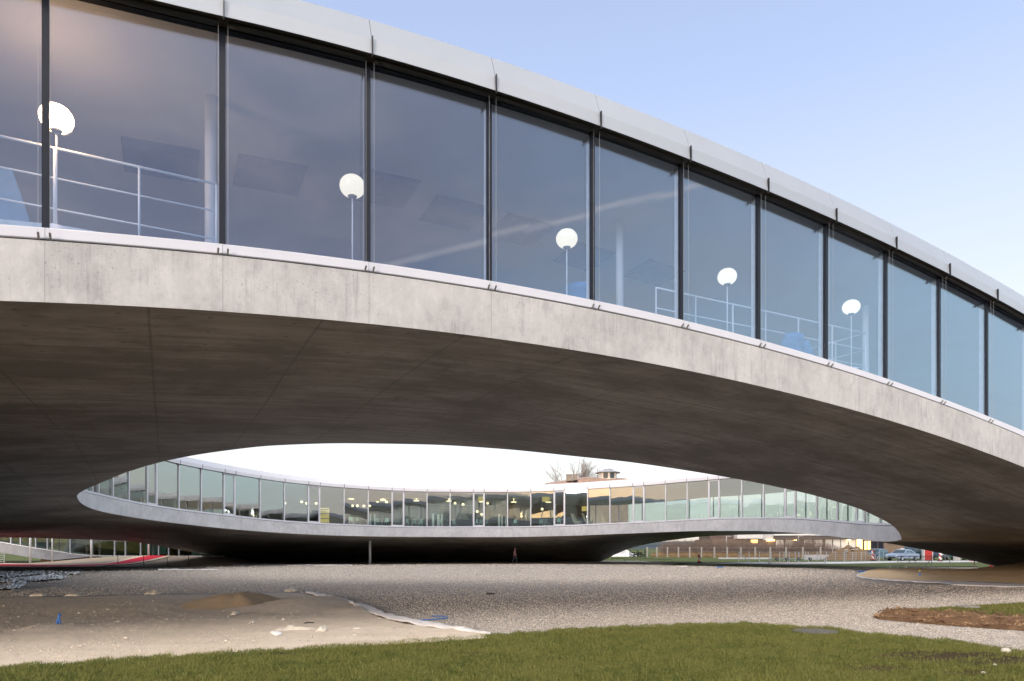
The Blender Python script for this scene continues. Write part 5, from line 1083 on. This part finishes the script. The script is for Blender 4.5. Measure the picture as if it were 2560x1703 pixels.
def bare_tree(xs, ytop, Y, label, spread, seed, n0=9):
    rr = random.Random(seed); base = (X_(xs, Y), Y, 0); H_ = EYE+(HY-ytop)/FPX*Y; t = thing('bare_tree', label, 'tree', base)
    g = MB(); g.tube((0,0,0), (0,0,H_*.55), .24, 8, .14); g.build('trunk', M['bark'], t, True)
    g = MB()
    def br(p, d, L, r, lv):
        q = (p[0]+d[0]*L, p[1]+d[1]*L, p[2]+d[2]*L); g.tube(p, q, r*1.25, 4, r*.9)
        if lv == 0: return
        for _ in range(4 if lv > 1 else 5):
            f = rr.uniform(.35, 1.0); s = (p[0]+d[0]*L*f, p[1]+d[1]*L*f, p[2]+d[2]*L*f); e = Vector((d[0]+rr.gauss(0,.42), d[1]+rr.gauss(0,.42), d[2]+.25+rr.gauss(0,.2))).normalized(); br(s, e, L*rr.uniform(.5,.75), r*.55, lv-1)
    for _ in range(n0):
        z = H_*rr.uniform(.36, .56); a = rr.uniform(0, 2*PI); d = Vector((math.cos(a)*spread, math.sin(a)*spread, 1)).normalized(); br((0,0,z), d, H_*rr.uniform(.22,.32), .10, 3)
    g.build('crown', M['bark'], t); return t
bare_tree(1430, 1153, 146, 'bare branching tree behind the twin chimneys', .55, 3, 10)
bare_tree(1474, 1151, 142, 'slender bare tree between the chimneys and the lantern', .22, 8, 5)
# hills all round the horizon
rows = []; prof = lambda a: 62 + 38*mnoise.noise(Vector((math.cos(a)*3.1, math.sin(a)*3.1, .4))) + 14*mnoise.noise(Vector((math.cos(a)*11, math.sin(a)*11, 1.4)))
def hillh(a):   # a measured from +x
    f = max(0, math.sin(a)); return prof(a)*(1-.80*min(1, f*2.2)) + (18 if math.cos(a) < -.3 else 0)*(1-f)
as_ = np.linspace(0, 2*PI, 241)
g = MB(); g.grid([[(1500*math.cos(a), 1500*math.sin(a), -2) for a in as_], [(1560*math.cos(a), 1560*math.sin(a), hillh(a)*.55) for a in as_], [(1650*math.cos(a), 1650*math.sin(a), hillh(a)) for a in as_], [(1900*math.cos(a), 1900*math.sin(a), -2) for a in as_]])
tag(g.build('hills', plain('wooded_hills', (.035,.055,.06), .95, 0, .25, .02), None, True), kind='structure')
# ------------------------------------------------------------------ sky, sun, camera
W = bpy.data.worlds.new('World'); SC.world = W; W.use_nodes = True; wt = W.node_tree
bg = wt.nodes['Background']
sky = wt.nodes.new('ShaderNodeTexSky'); sky.sky_type = 'NISHITA'; sky.sun_disc = False
SUN_EL, SUN_AZ = R(6.5), R(205)
sky.sun_elevation = SUN_EL; sky.sun_rotation = SUN_AZ; sky.air_density = 1.0; sky.dust_density = 1.2; sky.ozone_density = 2.0
def wn(t, **kw):
    o = wt.nodes.new(t)
    for k_, v_ in kw.items(): setattr(o, k_, v_)
    return o
def wm(op, a, b=0.0):
    o = wn('ShaderNodeMath', operation=op)
    for i_, v_ in enumerate((a, b)):
        if isinstance(v_, bpy.types.NodeSocket): wt.links.new(v_, o.inputs[i_])
        else: o.inputs[i_].default_value = v_
    return o.outputs[0]
def wmix(f, a, b, mode='MIX'):
    o = wn('ShaderNodeMix', data_type='RGBA', blend_type=mode)
    for i_, v_ in ((0, f), (6, a), (7, b)):
        if isinstance(v_, bpy.types.NodeSocket): wt.links.new(v_, o.inputs[i_])
        else: o.inputs[i_].default_value = v_ if i_ == 0 else (*v_, 1)
    return o.outputs[2]
def wramp(f, stops):
    o = wn('ShaderNodeValToRGB'); wt.links.new(f, o.inputs[0]); e = o.color_ramp.elements
    while len(e) < len(stops): e.new(.5)
    for i_, (p_, c_) in enumerate(stops): e[i_].position = p_; e[i_].color = (*c_, 1) if not isinstance(c_, (int, float)) else (c_, c_, c_, 1)
    return o.outputs[0]
def wdot(v):
    o = wn('ShaderNodeVectorMath', operation='DOT_PRODUCT'); wt.links.new(tc.outputs['Generated'], o.inputs[0]); o.inputs[1].default_value = v; return o.outputs['Value']
tc = wn('ShaderNodeTexCoord'); sp = wn('ShaderNodeSeparateXYZ'); wt.links.new(tc.outputs['Generated'], sp.inputs[0]); dx, dy, dz = sp.outputs
G_ = 1/(.12*6.063)          # photograph brightness -> sky units before the 0.12 strength and the exposure
q_ = lambda r, g, b: (r*G_, g*G_, b*G_)
dusk = wramp(dz, [(0.0, q_(1.15,1.08,1.0)), (.10, q_(1.0,1.0,1.0)), (.24, q_(.90,.93,1.0)), (.38, q_(.74,.81,.97)), (.55, q_(.52,.64,.93)), (.75, q_(.40,.48,.72)), (1.0, q_(.40,.44,.55))])
back = wramp(dz, [(0.0, q_(1.3,1.0,.82)), (.10, q_(1.06,.92,.94)), (.25, q_(.58,.65,.96)), (.45, q_(.52,.52,.70)), (.60, q_(.7,.74,.95)), (.72, q_(9.4,8.9,8.4)), (.84, q_(7.5,7.1,6.8)), (.93, q_(1.5,1.5,1.5)), (1.0, q_(.6,.6,.7))])  # bright band high behind the camera, added out of view to light the ground
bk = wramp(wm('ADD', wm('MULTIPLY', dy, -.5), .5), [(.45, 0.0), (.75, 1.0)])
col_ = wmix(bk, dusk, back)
col_ = wmix(wramp(dx, [(.62, 0.0), (.98, 1.0)]), col_, wramp(dz, [(0.0, q_(1.2,1.35,1.4)), (.3, q_(1.15,1.55,1.8)), (.6, q_(.6,.85,1.3)), (1.0, q_(1.0,1.05,1.2))]))
# glow low in the west
sx_, sy_ = math.sin(SUN_AZ), math.cos(SUN_AZ)
gl_ = wm('MULTIPLY', wm('POWER', wm('MAXIMUM', wdot((sx_, sy_, .12)), 0.0), 6.0), wm('POWER', wm('SUBTRACT', 1.0, wm('ABSOLUTE', dz)), 9.0))
col_ = wmix(gl_, col_, q_(1.5,1.2,.92))
# thin pinkish cloud
mp_ = wn('ShaderNodeMapping'); mp_.inputs['Scale'].default_value = (2.2,2.2,6.5); mp_.inputs['Rotation'].default_value = (.2,.1,.6); wt.links.new(tc.outputs['Generated'], mp_.inputs[0])
cn_ = wn('ShaderNodeTexNoise'); cn_.inputs['Scale'].default_value = 1.5; cn_.inputs['Detail'].default_value = 6; cn_.inputs['Roughness'].default_value = .6; cn_.inputs['Distortion'].default_value = .5; wt.links.new(mp_.outputs[0], cn_.inputs['Vector'])
cf_ = wm('MULTIPLY', wm('MULTIPLY', wramp(cn_.outputs['Fac'], [(.45, 0.0), (.64, 1.0)]), bk), .48)
col_ = wmix(cf_, col_, q_(1.15,.98,.98))
# an old vapour trail behind the camera, seen only as a reflection in the front glass
def mirror(xs, ys):
    d_ = Vector(((xs-CX)/FPX, 1, (HY-ys)/FPX)).normalized(); n_ = Vector((NRM.x, NRM.y, 0)); return (d_ - 2*d_.dot(n_)*n_).normalized()
r1_, r2_ = mirror(960, 660), mirror(1790, 455); nt_ = r1_.cross(r2_).normalized(); md_ = (r1_+r2_).normalized()
tf_ = wm('SUBTRACT', 1.0, wm('MINIMUM', wm('DIVIDE', wm('ABSOLUTE', wdot(nt_)), .0052), 1.0))
tf_ = wm('MULTIPLY', tf_, wm('MULTIPLY', wm('GREATER_THAN', wdot(md_), r1_.dot(md_)-.004), wramp(cn_.outputs['Fac'], [(.40, .12), (.54, 1.0)])))
col_ = wmix(wm('MULTIPLY', tf_, .5), col_, q_(2.0,1.75,1.65))
nish = wmix(1.0, sky.outputs[0], (1.2,1.0,.98), 'MULTIPLY')
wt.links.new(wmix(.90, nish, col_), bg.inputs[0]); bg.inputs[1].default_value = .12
sd = Vector((math.sin(SUN_AZ)*math.cos(SUN_EL), math.cos(SUN_AZ)*math.cos(SUN_EL), math.sin(SUN_EL)))
L = bpy.data.lights.new('sun', 'SUN'); L.energy = .38; L.angle = R(10); L.color = (1, .86, .74)
so = bpy.data.objects.new('sun', L); COL.objects.link(so); so.rotation_euler = (-sd).to_track_quat('-Z', 'Y').to_euler()
cam = bpy.data.cameras.new('camera'); co = bpy.data.objects.new('camera', cam); COL.objects.link(co); SC.camera = co
co.location = (0, 0, EYE); co.rotation_euler = (R(90), 0, 0); cam.lens = 24; cam.sensor_width = 36; cam.sensor_fit = 'HORIZONTAL'
cam.shift_y = (HY - 851.5) / 2560; cam.clip_end = 6000; cam.clip_start = .05
SC.view_settings.view_transform = 'Standard'; SC.view_settings.look = 'None'; SC.view_settings.gamma = 1; SC.view_settings.exposure = 2.6
SC.cycles.use_denoising = True; SC.cycles.max_bounces = 8; SC.cycles.transparent_max_bounces = 24; SC.cycles.diffuse_bounces = 4; SC.cycles.glossy_bounces = 4
SC.cycles.sample_clamp_indirect = 6; SC.cycles.caustics_reflective = False; SC.cycles.caustics_refractive = False
